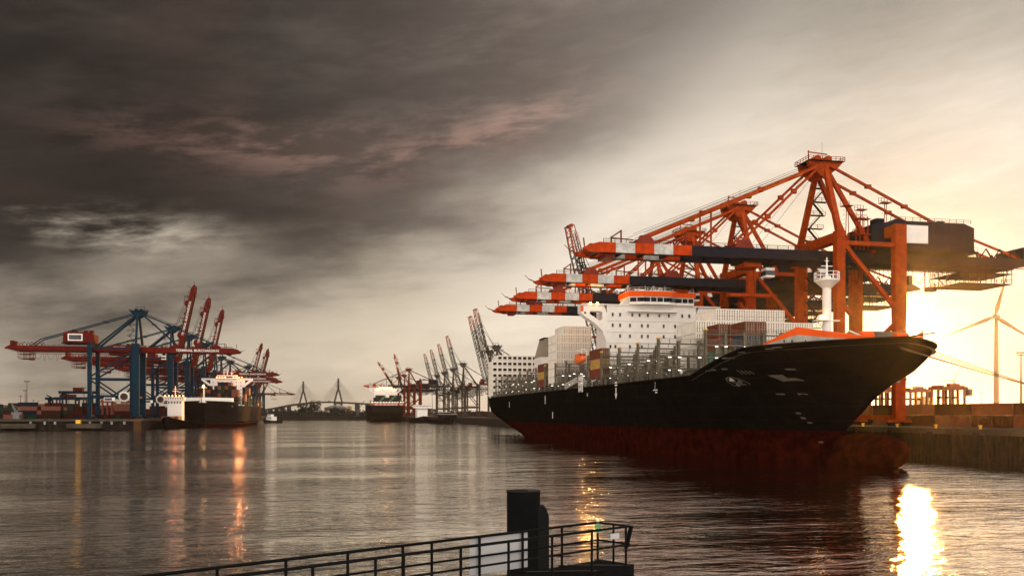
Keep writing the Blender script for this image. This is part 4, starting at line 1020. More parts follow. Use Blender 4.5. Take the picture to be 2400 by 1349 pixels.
# ---- deck cargo of the main ship
def grp(xs, y, z0, tiers, color, block, kind, order='left', L=CL, W=CW, skip=None, base_t=0):
    """xs: stack centres (ship x) left to right, tiers: number per stack"""
    for i, (x, nt_) in enumerate(zip(xs, tiers)):
        for t in range(base_t, nt_):
            if skip and skip(i, t): continue
            col = color(i, t) if callable(color) else color; up = nt_-t
            nm = {'white': 'white refrigerated', 'brown': 'brown', 'red': 'rust red', 'yellow': 'mustard yellow', 'green': 'pale green', 'blue': 'dark blue', 'grey': 'grey', 'orange': 'orange'}[col]
            container(SX+x, SY+y, z0+t*(CH+.04), col, f"{nm} container, {block}, {ORD[i+1]} stack from left, {ORD[up]} from top", kind, L, W)
PIT = 2.68
# stern block: white reefers with dark cooling units facing forward
grp([-21.5+k*PIT for k in range(11)], 314, 19.5, [6]+[7]*10, 'white', 'block at ship stern', 'fan')
# block aft of the bridge
grp([-21.4+k*PIT for k in range(5)], 176.2, 21.0, [6, 7, 7, 7, 7], 'white', 'tall block aft of bridge', 'door')
grp([-21.6], 193.5, 20.6, [3], lambda i, t: ('red', 'yellow', 'brown')[t], 'mixed stack beside funnel', 'door')
grp([-21.6], 119.6, 20.9, [3], lambda i, t: ('red', 'yellow', 'brown')[t], 'stack below bridge wing', 'door')
grp([-13.4], 285, 20.6, [1], 'orange', 'among stern lashing frames', 'door')
# forward white block
xs = [86.9-SX+.8+k*PIT for k in range(12)]
grp(xs, 70.2, 21.0, [4, 4, 5, 5, 5, 5, 5, 5, 5, 4, 4, 4], 'white', 'block forward of bridge', 'door')
# forward coloured short containers
for (x, y, cols, blk) in ((-10.9, 60.4, ('green', 'orange', 'brown'), 'left short stack nearest the bow'), (-8.1, 60.4, ('green', 'orange', 'brown'), 'second short stack nearest the bow'),
                          (-7.3, 53.8, ('green', 'blue', 'brown'), 'third short stack, forward of the others'), (-4.6, 53.8, ('blue', 'blue', 'brown'), 'fourth short stack, beside the forecastle bulwark')):
    for t, c_ in enumerate(cols):
        nm = {'brown': 'brown', 'green': 'pale green', 'blue': 'dark blue', 'orange': 'orange brown'}[c_]; col = 'red' if c_ == 'orange' else c_
        container(SX+x, SY+y, 22.3+t*(CH+.04), col, f"{nm} short container, {('lowest','middle one','topmost')[t]} of {blk}", 'door', L=6.5)
# lights on the big ship that show in the water
light('wing_light', ship, (-20.1, BY+1.2, 46.9), 9000, (1, .5, .14), .35)
# mooring lines
y, z = hp(2108, 812); y2, z2 = hp(2112, 816)
for k, (p, q_, lb_) in enumerate((((SX+9.0, SY+11.5, 21.6), (QX+3.5, 113.6, QZ+.9), 'uppermost'), ((SX+7.5, SY+10.5, 21.2), (QX+3.5, 112.2, QZ+.9), 'second'),
                 ((SX-H.hb(y, z)-.1, SY+y, z), (QX+4, 111, QZ+.9), 'third'), ((SX-H.hb(y2, z2)-.1, SY+y2, z2), (QX+4, 109.6, QZ+.9), 'lowest'))):
    b = MB(); P0, P1 = Vector(p), Vector(q_); pts = []
    for t in range(13): u = t/12; v = P0.lerp(P1, u); v.z -= 1.0*4*u*(1-u)*.5; pts.append(v)
    b.path(pts, .075, 'rope', 5); o = b.build('mooring_rope')
    tag(o, f'{lb_} of four mooring ropes from the bow of the big ship to the quay', 'rope', 'bow mooring ropes')
# ================================================================== OTHER VESSELS
def far_ship(name, X, Y, rz, L, B, zd, zf, label, hullm, sup_y, sup_z, sup_w, k=1.0):
    h = Hull(L, B, zd, zf, 24, 40, 3.2, k); r = empty(name, (X, Y, 0), rz); tag(r, label, 'ship', 'container ships')
    h.mesh(hullm, 'boot', 'hatch', 40).build('hull', r)
    b = MB(); b.box(-sup_w/2, sup_w/2, sup_y, sup_y+11, zd-2, sup_z, 'ship_white'); b.box(-sup_w*.3, sup_w*.3, sup_y-.8, sup_y+8, sup_z, sup_z+3.2, 'ship_white')
    b.box(-sup_w*.3-.05, sup_w*.3+.05, sup_y-.9, sup_y+7, sup_z+1.0, sup_z+2.2, 'glass')
    b.box(-B, B, sup_y, sup_y+3.5, sup_z-.2, sup_z+.25, 'ship_white')
    for s in (-1, 1): b.prism([(s*B, sup_z-.2), (s*B, sup_z-1.6), (s*sup_w/2, sup_z-8), (s*sup_w/2, sup_z-5.5), (s*(B-3), sup_z-1.4), (s*sup_w/2, sup_z-1.4), (s*sup_w/2, sup_z-.2)], 'y', sup_y+.2, sup_y+3, 'ship_white')
    for x in (-3, 0, 4): b.tube((x, sup_y+2, sup_z+3.2), (x, sup_y+2, sup_z+8-abs(x)*.4), .25, 'ship_white', 6); b.bar((x-1.6, sup_y+2, sup_z+5.6), (x+1.6, sup_y+2, sup_z+5.6), .25, .25, 'ship_white')
    so = b.build('superstructure', r)
    w_ = MB()
    for z in range(int((sup_z-zd-3)/3.4)):
        for q_ in range(7): x = -sup_w*.42+q_*sup_w*.14; w_.box(x-.35, x+.35, sup_y-.08, sup_y-.001, sup_z-4-z*3.4, sup_z-2.9-z*3.4, 'glass')
    w_.build('window', so)
    return r, h
# ship on the left quay, bow towards the viewer
s1, h1 = far_ship('container_ship', -107.5, 690, 0, 285, 23, 17.2, 20.5, 'dark grey container ship moored bow first under the blue cranes on the left', 'hull2', 150, 43.5, 30, .8)
b = MB()
ysb = [1.2, 2.5, 4.5, 8, 13, 19, 24, 27]
for side in (-1, 1):
    for a, c_ in zip(ysb, ysb[1:]):
        xa, xc_ = side*max(.5, h1.hb(a, 20)-1.2), side*max(.5, h1.hb(c_, 20)-1.2)
        b.add([(xa, a, 19), (xc_, c_, 19), (xc_, c_, 23.0), (xa, a, 23.0), (xa*.98, a+.2, 19), (xc_*.98, c_+.2, 19), (xc_*.98, c_+.2, 23.0), (xa*.98, a+.2, 23.0)], [(0,1,2,3),(7,6,5,4),(3,2,6,7)], 'ship_white')
b.box(-20, 20, 27.2, 27.7, 16, 22.8, 'ship_grey'); b.build('forecastle_bulwark', s1)
b = MB(); b.tube((0, 14, 19), (0, 14, 31), .6, 'ship_white', 10); b.box(-2, 2, 12.5, 15.5, 30.6, 31, 'ship_white'); b.tube((0, 14, 31), (0, 14, 34), .2, 'ship_white', 6); fm = b.build('foremast', s1)
b = MB(); b.sphere((0, 12, 31.8), .9, 'lampo', 8, 6); b.build('lamp', fm)
b = MB()
for x in (-9, -6.5, -4, -1.5, 6, 8.5, 11, 13.5): b = MB(); b.sphere((x, 148.5, 44.6), .55, 'lampr', 8, 6); b.box(x-.2, x+.2, 148.8, 149.8, 43.6, 44.6, 'ship_white'); b.build('deck_light', s1)
light('deck_glow', s1, (11, 147.5, 51), 15000, (1, .30, .09), 1.6)
def lashing(h, r, ys, m='deckgrey', Ht=8):
    b = MB(); w_ = h.B-.6
    for k in range(9): x = -w_+k*w_/4; b.box(x-.25, x+.25, -.5, .5, -1, Ht, m)
    for z in (3, 6): b.box(-w_, w_, -.6, .6, z-.3, z, m)
    me = b.mesh('lashing_bridge')
    for y in ys: put('lashing_bridge', me, r, (0, y, h.zd))
lashing(h1, s1, [60, 90, 120, 176, 205, 235, 262])
rc = random.Random(3)
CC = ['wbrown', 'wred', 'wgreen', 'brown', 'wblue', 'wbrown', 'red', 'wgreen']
NAMES = {'white': 'white', 'brown': 'brown', 'red': 'rust red', 'green': 'green', 'blue': 'dark blue', 'grey': 'grey', 'orange': 'orange', 'yellow': 'mustard', 'wred': 'shade-darkened red', 'wbrown': 'shade-darkened brown', 'wblue': 'shade-darkened blue', 'wgreen': 'shade-darkened green'}
for i, (x, nt_) in enumerate([(-17.4, 2), (-14.6, 3), (-11.8, 4), (-9, 5), (-6.2, 5), (-3.4, 5), (-.6, 4), (2.2, 5), (5, 6), (7.8, 6), (10.6, 6), (13.4, 6), (16.2, 5), (19, 4)]):
    for t in range(nt_):
        c_ = CC[(i*3+t*5+(i*t) % 3) % 8]
        container(-107.5+x, 690+62, 18.4+t*3.1, c_, f"{NAMES[c_]} container on the left quay ship, {ORD[i+1]} stack from left, {ORD[nt_-t]} from top", group='containers on the left quay ship', parts=False)
for j, yb in enumerate((95, 125, 180, 208)):
    for t, nn in enumerate([5, 5, 3, 3][j:j+1]*1):
        for q_ in range(nn):
            c_ = CC[(j*2+q_*3) % 8]
            container(-107.5+21.2, 690+yb, 18.4+q_*3.1, c_, f"{NAMES[c_]} container, left quay ship's side, {ORD[j+1]} stack from bow, {ORD[nn-q_]} from top", group='containers on the left quay ship', parts=False)
# far ship seen from astern
s3, h3 = far_ship('container_ship', 61.5, 1215+330, math.pi, 330, 24, 22.5, 26, 'distant black container ship seen end on, green containers stacked on deck', 'hull', 250, 48, 34)
lashing(h3, s3, [322, 296, 270])
b = MB(); b.box(-23, 23, 330.2, 330.5, 24.2, 25.2, 'ship_orange'); b.build('stern_stripe', s3)
b = MB()
for k in range(12): b = MB(); b.sphere((-22+k*4, 330.8, 27.0), .5, 'lampw', 6, 4); b.build('deck_light', s3)
b = MB()
for x in (-13, -10, 10, 13): b = MB(); b.sphere((x, 262.5, 47.2), .8, 'lampo', 6, 4); b.build('floodlight', s3)
light('stern_glow', s3, (0, 263, 52.5), 4000, (1, .45, .15), 1.5)
for i in range(14):
    for t in range(3):
        if (i in (6, 7) and t == 2) or (i < 1 and t > 1): continue
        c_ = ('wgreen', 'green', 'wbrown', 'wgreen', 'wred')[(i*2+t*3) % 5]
        nt_ = 2 if i in (6, 7) else 3
        container(61.5-18.5+i*2.8, 1216.5, 27.5+t*3.15, c_, f"{NAMES[c_]} container on the distant end-on ship, {ORD[i+1]} stack from left, {ORD[nt_-t]} from top", group='containers on the distant ship', parts=False)
def small_ship(name, X, Y, rz, L, B, fb, label, cat, hm, decks, group=None, roof='ship_white'):
    r = empty(name, (X, Y, 0), rz); tag(r, label, cat, group); b = MB(); n = 12; rings = []
    for k in range(n+1):
        t = k/n; wv = math.sin(min(1, (t+.02)*3.4)*math.pi/2)**.8 if t < .3 else 1
        wv *= 1 if t < .85 else lerp(1, .8, (t-.85)/.15); sh = fb*(1+.55*(1-min(1, t*3))**2)
        rings.append([(-B*wv*.72, L*t+L*.05*(1-t), -.8), (-B*wv, L*t, sh), (B*wv, L*t, sh), (B*wv*.72, L*t+L*.05*(1-t), -.8)])
    vs = [p for q_ in rings for p in q_]
    b.add(vs, [(4*k+j, 4*k+j+1, 4*k+j+5, 4*k+j+4) for k in range(n) for j in range(3)], hm); b.add(rings[-1], [(0,1,2,3)], hm); b.add(rings[0], [(3,2,1,0)], hm)
    hu = b.build('hull', r)
    b = MB()
    for k in range(n): b.bar(rings[k][1], rings[k+1][1], .3, .3, 'rubber'); b.bar(rings[k][2], rings[k+1][2], .3, .3, 'rubber')
    b.build('fender_rail', r)
    for (x0, x1, y0, y1, z0, z1, m_) in decks:
        b = MB(); b.box(x0, x1, y0, y1, z0, z1, m_); b.box(x0-.3, x1+.3, y0-.3, y1+.3, z1, z1+.25, roof); c_ = b.build('deckhouse', r)
        b = MB(); h_ = (z1-z0)
        nn = max(2, int((x1-x0)/1.6))
        for k in range(nn):
            x = x0+(k+.25)*(x1-x0)/nn; b.box(x, x+(x1-x0)/nn*.5, y0-.06, y0-.001, z1-min(1.9, h_*.6), z1-.5, 'glass')
        b.build('window', c_)
    return r
f1 = small_ship('feeder_ship', -117.5, 612, 0, 95, 7.5, 5.2, 'small feeder ship with a tall white block bridge in front of the blue crane legs', 'ship', 'hull',
    [(-4.8, 4.8, 28, 38, 5, 19.5, 'ship_white'), (-6.4, 6.4, 27, 35, 19.8, 22.0, 'ship_white')], 'small vessels')
b = MB()
for k in range(6): b = MB(); b.sphere((-6+k*2.4, 26.5, 23.0), .45, 'lampr', 8, 5); b.build('deck_light', f1); light('deck_glow', f1, (0, 27.5, 26.5), 1000, (1, .25, .07), 1)
b = MB(); b.tube((0, 31, 22), (0, 31, 30), .25, 'ship_white', 6); b.bar((-2, 31, 26.5), (2, 31, 26.5), .25, .25, 'ship_white'); b.bar((-1.4, 31, 28), (1.4, 31, 28), .2, .2, 'ship_white'); b.build('radar_mast', f1)
b = MB()
for w0 in ((-5.5, 'orange'), (-2.6, 'blue'), (.3, 'brown'), (3.2, 'red')):
    pass
for i, (x, c_) in enumerate(((-4.5, 'red'), (-1.7, 'blue'), (1.1, 'orange'), (3.9, 'brown'))):
    container(-117.5+x, 612+13, 5.6, c_, f"{NAMES[c_]} container on the small feeder ship's foredeck", group='containers on the feeder ship', parts=False)
small_ship('workboat', -88, 1000, -.5, 32, 5, 2.6, 'small grey harbour boat beside the stern of the left quay ship', 'boat', 'hull2', [(-3.4, 3.4, 9, 20, 2.4, 7, 'ship_white'), (-2.2, 2.2, 10, 16, 7.3, 9.6, 'ship_white')], 'small vessels')
small_ship('workboat', 111, 905, .15, 62, 10, 4.5, 'dark boat with flat white roof moored at the right quay below the lattice cranes', 'boat', 'hull', [(-9, 9, 4, 16, 4.2, 9.8, 'black'), (-3, 3, 8, 13, 10.1, 12, 'black')], 'small vessels')
small_ship('workboat', 92, 985, .1, 70, 9, 5, 'farther boat with high white bridge between the red crane and lattice cranes', 'boat', 'hull', [(-6, 6, 14, 26, 5, 17, 'ship_white'), (-10, 10, 13, 22, 17.3, 20.5, 'ship_white')], 'small vessels')
# ================================================================== TERMINAL YARD
def yard_box(x, y, z, c_, lab, grp_, rz=0, parts=False): return container(x, y, z, c_, lab, group=grp_, parts=parts, rz=rz, W=2.5, H=2.9)
k = 0
for j in range(11):
    for t in range(2):
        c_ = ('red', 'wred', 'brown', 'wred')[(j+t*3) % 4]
        yard_box(155, 160+j*13.5, QZ+t*2.95, c_, f"{NAMES[c_]} container on right quay, {('lower','upper')[t]} row, {ORD[j+1]} from the right end", 'containers lined up on the right quay')
for j in range(6):
    for t in range(3):
        c_ = ('brown', 'red', 'grey')[(j*2+t) % 3]
        yard_box(163+j*3, 330, QZ+t*2.95, c_, f"{NAMES[c_]} container in the back yard behind the bow, {ORD[j+1]} column, {ORD[3-t]} from top", 'containers in the back yard stack')
b = MB()
for j in range(150):
    y = 400+(j//8)*70; x = 190+(j % 8)*16; hgt = 2.6*rc.randint(1, 3)
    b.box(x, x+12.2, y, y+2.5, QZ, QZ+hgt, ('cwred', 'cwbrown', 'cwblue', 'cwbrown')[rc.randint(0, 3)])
o = b.build('yard_containers'); tag(o, 'mass of stacked containers far back in the right yard', 'containers', kind='stuff')
# left yard: front row one by one, the rest as one mass
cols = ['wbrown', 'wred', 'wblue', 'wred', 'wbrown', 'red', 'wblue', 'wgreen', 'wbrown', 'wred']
for j in range(22):
    px = 4+j*14; X, Y = PD(px, 600)
    nt_ = (2, 3, 2, 2, 3, 3, 2)[j % 7]
    for t in range(nt_ if X < -185 else 1):
        c_ = cols[(j*3+t*7) % 10]
        container(X, Y, QZ+t*2.95, c_, f"{NAMES[c_]} container, left yard front, {ORD[j+1] if j < 20 else 'last' if j == 21 else 'penultimate'} stack from left, {ORD[(nt_ if X < -185 else 1)-t]} from top", group='containers in the left yard', parts=False, rz=R(90) if j % 2 == 5 else R(-90), W=2.5, H=2.9, L=5.9)
b = MB()
for j in range(420):
    y = 640+rc.random()*500; x = -175-rc.random()*420; z = QZ
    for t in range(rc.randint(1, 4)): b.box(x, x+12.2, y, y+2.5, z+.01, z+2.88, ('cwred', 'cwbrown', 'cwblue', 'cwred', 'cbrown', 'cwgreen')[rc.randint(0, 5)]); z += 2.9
o = b.build('yard_containers'); tag(o, 'mass of stacked containers far back in the left yard', 'containers', kind='stuff')
# lights on masts
def lamp_mast(px, d, ytop, label, heads=4):
    X, Y = PD(px, d); h = ZZ(ytop, X, Y)-QZ; r = empty('light_mast', (X, Y, QZ)); tag(r, label, 'light mast', 'tall light masts')
    b = MB(); b.tube((0,0,0), (0,0,h), .38+h*.004, 'far', 10, .18); b.build('mast', r)
    b = MB(); b.box(-h*.06, h*.06, -.5, .5, h-.5, h-.2, 'far'); b.box(-h*.07, h*.07, -.6, .6, h+.3, h+.7, 'far'); b.build('lamp_head', r); return r
for a in ((2393, 330, 829, 'tallest light mast at the right edge, behind the near turbine'), (2300, 700, 920, 'small light mast on the right between the two wind turbines'), (2001+195, 800, 905, 'small light mast left of the farther wind turbine'),
          (63, 640, 894, 'tallest light mast at the far left of the yard'), (59, 760, 915, 'slim light mast just left of the tallest yard mast'), (48, 900, 928, 'short light mast at the far left of the yard'),
          (161, 800, 923, 'short light mast above the blue yard gantries'), (197, 700, 909, 'light mast just left of the nearest blue crane'), (78, 1000, 938, 'very short distant light mast in the left yard'), (1013-0, 1150, 925, 'distant light mast among the lattice cranes')):
    lamp_mast(*a)
X, Y = PD(118, 600); r = empty('floodlight_post', (X, Y, QZ)); tag(r, 'dark post with bent floodlight head in the left yard', 'floodlight'); zz = ZZ(928, X, Y)-QZ
b = MB(); b.tube((0,0,0), (0,0,zz), .5, 'black', 8); b.build('post', r); b = MB(); b.bar((.6,0,zz-.6), (-2.4,0,zz+.7), .8, .7, 'black'); b.build('lamp_head', r)
def straddle(X, Y, rz, sc, label, m='cred'):
    r = empty('straddle_carrier', (X, Y, QZ), rz); r.scale = (sc,)*3; tag(r, label, 'straddle carrier', 'straddle carriers')
    for x in (-4.2, -1.5, 1.5, 4.2):
        for y in (-2.2, 2.2):
            b = MB(); b.box(x-.28, x+.28, y-.3, y+.3, .8, 10.6, m); b.build('leg', r)
            b = MB(); b.tube((x, y-.25, .65), (x, y+.25, .65), .65, 'rubber', 12); b.build('wheel', r)
    b = MB(); 
    for y in (-2.2, 2.2): b = MB(); b.box(-5, 5, y-.35, y+.35, 1.3, 2.0, m); b.build('bogie_beam', r)
    b = MB()
    for y in (-2.2, 2.2): b.box(-5.2, 5.2, y-.45, y+.45, 10.6, 11.6, m)
    b.box(-4.8, -3.4, -1.8, 1.8, 11.0, 12.0, m); b.box(3.4, 4.8, -1.8, 1.8, 11.0, 12.0, m); b.box(-2, 2, -2.6, -1.2, 11.6, 12.5, m); b.build('frame', r)
    b = MB(); b.box(5.2, 7.0, -2.6, -.9, 8.8, 11.0, m); b.box(5.3, 7.05, -2.65, -.85, 9.4, 10.6, 'glass'); b.build('cab', r)
    b = MB(); b.box(-3.2, 3.2, -1.2, 1.2, 8.0, 8.6, 'dsteel'); b.build('spreader', r); return r
def at_(px, d): return PD(px, d)
for px, d, rz, sc, lb in ((2222, 262, .15, 1.0, 'brown straddle carrier standing behind the quay containers below the far turbine'), (2140, 290, .3, 1.0, 'straddle carrier half hidden behind the near crane leg'),
        (2072, 330, .2, 1.1, 'straddle carrier seen through the gap under the big bow'), (246, 655, .1, 1.15, 'dark red straddle carrier between the legs of the nearest blue crane'), (302, 700, .2, 1.15, 'dark straddle carrier right of the cable reel of the nearest blue crane')):
    X, Y = PD(px, d); straddle(X, Y, rz, sc, lb)
def yard_gantry(X, Y, wd, h, label):
    r = empty('yard_gantry', (X, Y, QZ)); tag(r, label, 'gantry crane', 'yard gantry cranes')
    for x in (-wd/2, wd/2):
        for y in (-5, 5): b = MB(); b.box(x-.6, x+.6, y-.6, y+.6, 0, h, 'blue'); b.build('leg', r)
    b = MB(); b.box(-wd/2-4, wd/2+4, -2, -1, h, h+2.2, 'blue'); b.box(-wd/2-4, wd/2+4, 1, 2, h, h+2.2, 'blue')
    for x in (-wd/2, wd/2): b.box(x-.6, x+.6, -5.6, 5.6, h-.9, h-.01, 'blue')
    b.build('girder', r); b = MB(); b.box(-3, 4, -2.4, 2.4, h+2.25, h+5, 'dred'); b.build('trolley', r)
for px, d, w_, ht, lb in ((150, 760, 22, 16, 'left blue yard gantry crane behind the container rows'), (182, 700, 20, 20, 'taller right blue yard gantry crane behind the container rows'), (168, 900, 26, 19, 'farthest blue yard gantry crane seen between the other two')):
    X, Y = PD(px, d); yard_gantry(X, Y, w_, ht, lb)
def slew(px, d, ytop, lean, label, m='cgreen'):
    X, Y = PD(px, d); h = ZZ(ytop, X, Y)-QZ; r = empty('slewing_crane', (X, Y, QZ)); tag(r, label, 'crane', 'small slewing cranes')
    b = MB(); b.box(-2, 2, -2, 2, 0, h*.25, m); b.box(-3, 3, -1.6, 1.6, h*.25, h*.42, m); b.build('body', r)
    b = MB(); n = 6
    P0, P1 = Vector((0,0,h*.35)), Vector((lean*h, 0, h))
    for s in (-.8, .8): b.bar(P0+Vector((s,0,0)), P1, .45, .45, m)
    for k in range(n): b.bar(P0.lerp(P1, k/n)+Vector((.8*(1-k/n),0,0)), P0.lerp(P1, (k+1)/n)-Vector((.8*(1-(k+1)/n),0,0)), .25, .25, m)
    b.bar(P1, (-lean*h*.35, 0, h*.62), .2, .2, m); b.bar((-lean*h*.35, 0, h*.62), (-1, 0, h*.35), .35, .35, m); b.build('jib', r)
slew(40, 580, 943, -.35, 'pale mobile crane with short tilted jib at the left yard edge', 'cgrey')
slew(72, 1500, 938, .5, 'distant harbour crane with raised jib left of the yard gantries', 'far'); slew(14, 1500, 942, -.5, 'leftmost distant harbour crane on the skyline', 'far')
slew(838, 1480, 938, .45, 'small luffing crane at the far shore beside the bow-on ship', 'far')
# ================================================================== CABLE BRIDGE
P1 = Vector((-150, 3339)); P2 = Vector((-15, 3036)); du = (P2-P1).normalized(); nv = Vector((-du.y, du.x))
br = empty('cable_bridge', (P1.x, P1.y, 0), math.atan2(du.y, du.x)); tag(br, 'distant cable stayed road bridge with two tall pylons at the end of the harbour', 'bridge')
def dz(s): return interp(s, [(-900, 8), (-500, 24), (-300, 34), (-120, 45), (0, 49.5), (166, 53), (325, 51), (480, 46), (700, 38), (1000, 22)])
b = MB(); ss = [-900+k*50 for k in range(39)]
for a, c_ in zip(ss, ss[1:]): b.bar((a, 0, dz(a)), (c_, 0, dz(c_)), 18, 4.4, 'bridge'); b.bar((a, -9, dz(a)+2.9), (c_, -9, dz(c_)+2.9), .6, 1.0, 'bridge')
b.build('deck', br)
for s in (0, 325):
    b = MB(); q_ = dz(s)
    b.bar((s, 0, 96), (s, 0, 135), 5.5, 5.5, 'bridge', 4.5, 4.5)
    for y in (-1, 1): b.bar((s, y*1.5, 97), (s, y*15.5, q_-2), 4.6, 4.6, 'bridge'); b.bar((s, y*15.5, q_-1), (s, y*4.5, q_-23), 5, 5, 'bridge')
    b.bar((s, -16, q_-4.5), (s, 16, q_-4.5), 4, 3.5, 'bridge'); b.box(s-7, s+7, -9, 9, 0, q_-22, 'bridge'); b.build('pylon', br)
    b = MB()
    for k in range(1, 8):
        for sg_ in (-1, 1):
            for y in (-7, 7): b.bar((s, 0, 132-k*4.2+4), (s+sg_*(18+ (8-k)*18.5), y, dz(s+sg_*(18+(8-k)*18.5))+2), .34, .34, 'bridge')
    b.build('stay_cables', br); tag(br.children[-1], kind='stuff') if False else None
for s in (-820, -740, -660, -580, -500, -430, -360, -290, -220, -150, 480, 560, 640, 720, 800, 880, 960):
    b = MB(); b.box(s-2.5, s+2.5, -8, 8, 0, dz(s)-2.3, 'bridge'); b.build('pier', br)
rt = random.Random(5)
for k, s in enumerate((90, 150, 172, 260)):
    p = P1+du*s; r = empty('truck', (p.x, p.y, dz(s)+2.25), math.atan2(du.y, du.x)); tag(r, f'tiny truck crossing the cable bridge, {ORD[k+1]} from left', 'truck', 'trucks on the bridge')
    b = MB(); b.box(-7, 4, -9+1.2, -9+3.8, .9, 4.2, 'cgrey'); b.build('trailer', r); b = MB(); b.box(4.4, 6.8, -9+1.2, -9+3.8, .8, 3.6, 'cred'); b.build('cab', r)
    b = MB(); [b.tube((x, -7.9, .5), (x, -5.1, .5), .5, 'rubber', 8) for x in (-5, -3.5, 5.5)]; b.build('wheel', r)
# ================================================================== FAR SHORE
land('far_bank', [(-1200,1496),(70,1496),(70,1520),(-1200,1520)], 2.6, 'asphalt', 'sheet')
def building(px0, px1, ytop, d, depth_, m, label, roof=0, cat='building', name='warehouse', base=QZ):
    X0, Y0 = PD(px0, d); X1, _ = PD(px1, d); Y = Y0; wd = abs((px1-px0)/F*d); Zt = ZZ(ytop, X0, Y)-base
    r = empty(name, ((X0+X1)/2, Y, base), -TH); tag(r, label, cat)
    b = MB(); b.box(-wd/2, wd/2, 0, depth_, 0, Zt-roof, m); b.build('wall', r)
    if roof: b = MB(); b.prism([(-wd/2-1, Zt-roof), (wd/2+1, Zt-roof), (wd/2+1, Zt-roof+.4), (wd*.12, Zt), (-wd*.12, Zt), (-wd/2-1, Zt-roof+.4)], 'y', -.8, depth_+.8, 'cgrey'); b.build('roof', r)
    n = max(3, int(wd/9)); win = MB(); hh = (Zt-roof)
    for k in range(n):
        x = -wd/2+(k+.3)*wd/n; win.box(x, x+wd/n*.4, -.15, -.002, hh*.25, hh*.8, 'black')
    win.build('window', r)
building(760, 812, 949, 1900, 40, 'warehouse', 'brown brick warehouse with hipped roof below the right bridge pylon', 6)
building(718, 768, 961, 1800, 30, 'pale', 'long low pale shed left of the brown warehouse', 0)
building(814, 822, 951, 1950, 20, 'pale', 'narrow pale building right of the brown warehouse', 0)
building(640, 668, 966, 1700, 20, 'pale', 'low pale shed at the foot of the bridge ramp at left', 0)
building(2168, 2182, 928, 900, 20, 'pale', 'pale stepped tower block on the right skyline between the crane legs', 0, name='tower_block')
def tree(x, y, z, h, label, rr, group='trees along the far shore'):
    r = empty('broad_tree', (x, y, z)); tag(r, label, 'tree', group)
    b = MB(); b.tube((0,0,0), (0,0,h*.5), h*.03+.15, 'bark', 6, h*.015)
    for k in range(4): t = rr.random()*6.28; b.bar((0,0,h*(.3+.05*k)), (h*.25*math.cos(t), h*.25*math.sin(t), h*.62), h*.02, h*.02, 'bark')
    b.build('trunk', r); b = MB(); cl = [(rr.gauss(0, .22)*h, rr.gauss(0, .22)*h, h*(.55+rr.uniform(-.2, .3)), h*rr.uniform(.12, .2)) for _ in range(9)]
    for cx, cy, cz, cr in cl:
        for _ in range(42):
            v = Vector((rr.gauss(0,1), rr.gauss(0,1), rr.gauss(0,.8))).normalized()*cr*rr.uniform(.5, 1.1); c0 = Vector((cx,cy,cz))+v
            a = Vector((rr.gauss(0,1), rr.gauss(0,1), rr.gauss(0,1))).normalized(); bb = a.cross(Vector((rr.random(), rr.random(), 1))).normalized(); s_ = h*rr.uniform(.035, .07)
            b.add([c0-a*s_, c0+bb*s_*.6, c0+a*s_, c0-bb*s_*.6], [(0,1,2,3)], 'leaf')
    b.build('crown', r)
rr = random.Random(11); n = 0
for px, d, h in ((700, 1540, 16), (706, 1560, 22), (713, 1545, 24), (719, 1560, 17), (727, 1550, 12), (735, 1800, 26), (688, 1550, 11), (678, 1560, 13), (668, 1560, 12), (660, 1550, 15), (652, 1560, 13), (752, 1545, 10), (777, 1540, 15), (785, 1545, 18), (794, 1545, 17), (802, 1545, 12), (818, 1550, 14), (828, 1560, 10), (742, 1860, 30), (728, 1850, 34)):
    X, Y = PD(px, d); n += 1; tree(X, Y, 2.6 if Y < 1520 else QZ, h, f'dark tree on the far shore below the bridge, {ORD[n]} planted', rr)
b = MB()
for k in range(9000):
    px = rr.uniform(560, 900); d = rr.uniform(1525, 1640); X, Y = PD(px, d); hz = QZ+abs(rr.gauss(0, 3.2)); s_ = rr.uniform(.7, 1.8)
    a = Vector((rr.gauss(0,1), rr.gauss(0,1), rr.gauss(0,1))).normalized()*s_; bb = a.cross(Vector((.3, 1, .2))).normalized()*s_*.7; c0 = Vector((X, Y, hz))
    b.add([c0-a, c0+bb, c0+a, c0-bb], [(0,1,2,3)], 'leaf')
tag(b.build('bushes'), 'dark bushes and scrub along the far shore', 'bushes', kind='stuff')
b = MB()
for k in range(14000):
    px = rr.uniform(-60, 2460); d = rr.uniform(2100, 2500)
    X, Y = PD(px, d); hz = QZ+abs(rr.gauss(0, 5)); s_ = rr.uniform(2, 4)
    a = Vector((rr.gauss(0,1), rr.gauss(0,1), rr.gauss(0,.5))).normalized()*s_; bb = a.cross(Vector((.3, 1, .2))).normalized()*s_*.7; c0 = Vector((X, Y, hz))
    b.add([c0-a, c0+bb, c0+a, c0-bb], [(0,1,2,3)], 'leaf')
tag(b.build('distant_wood'), 'far strip of woodland along the horizon', 'woodland', kind='stuff')
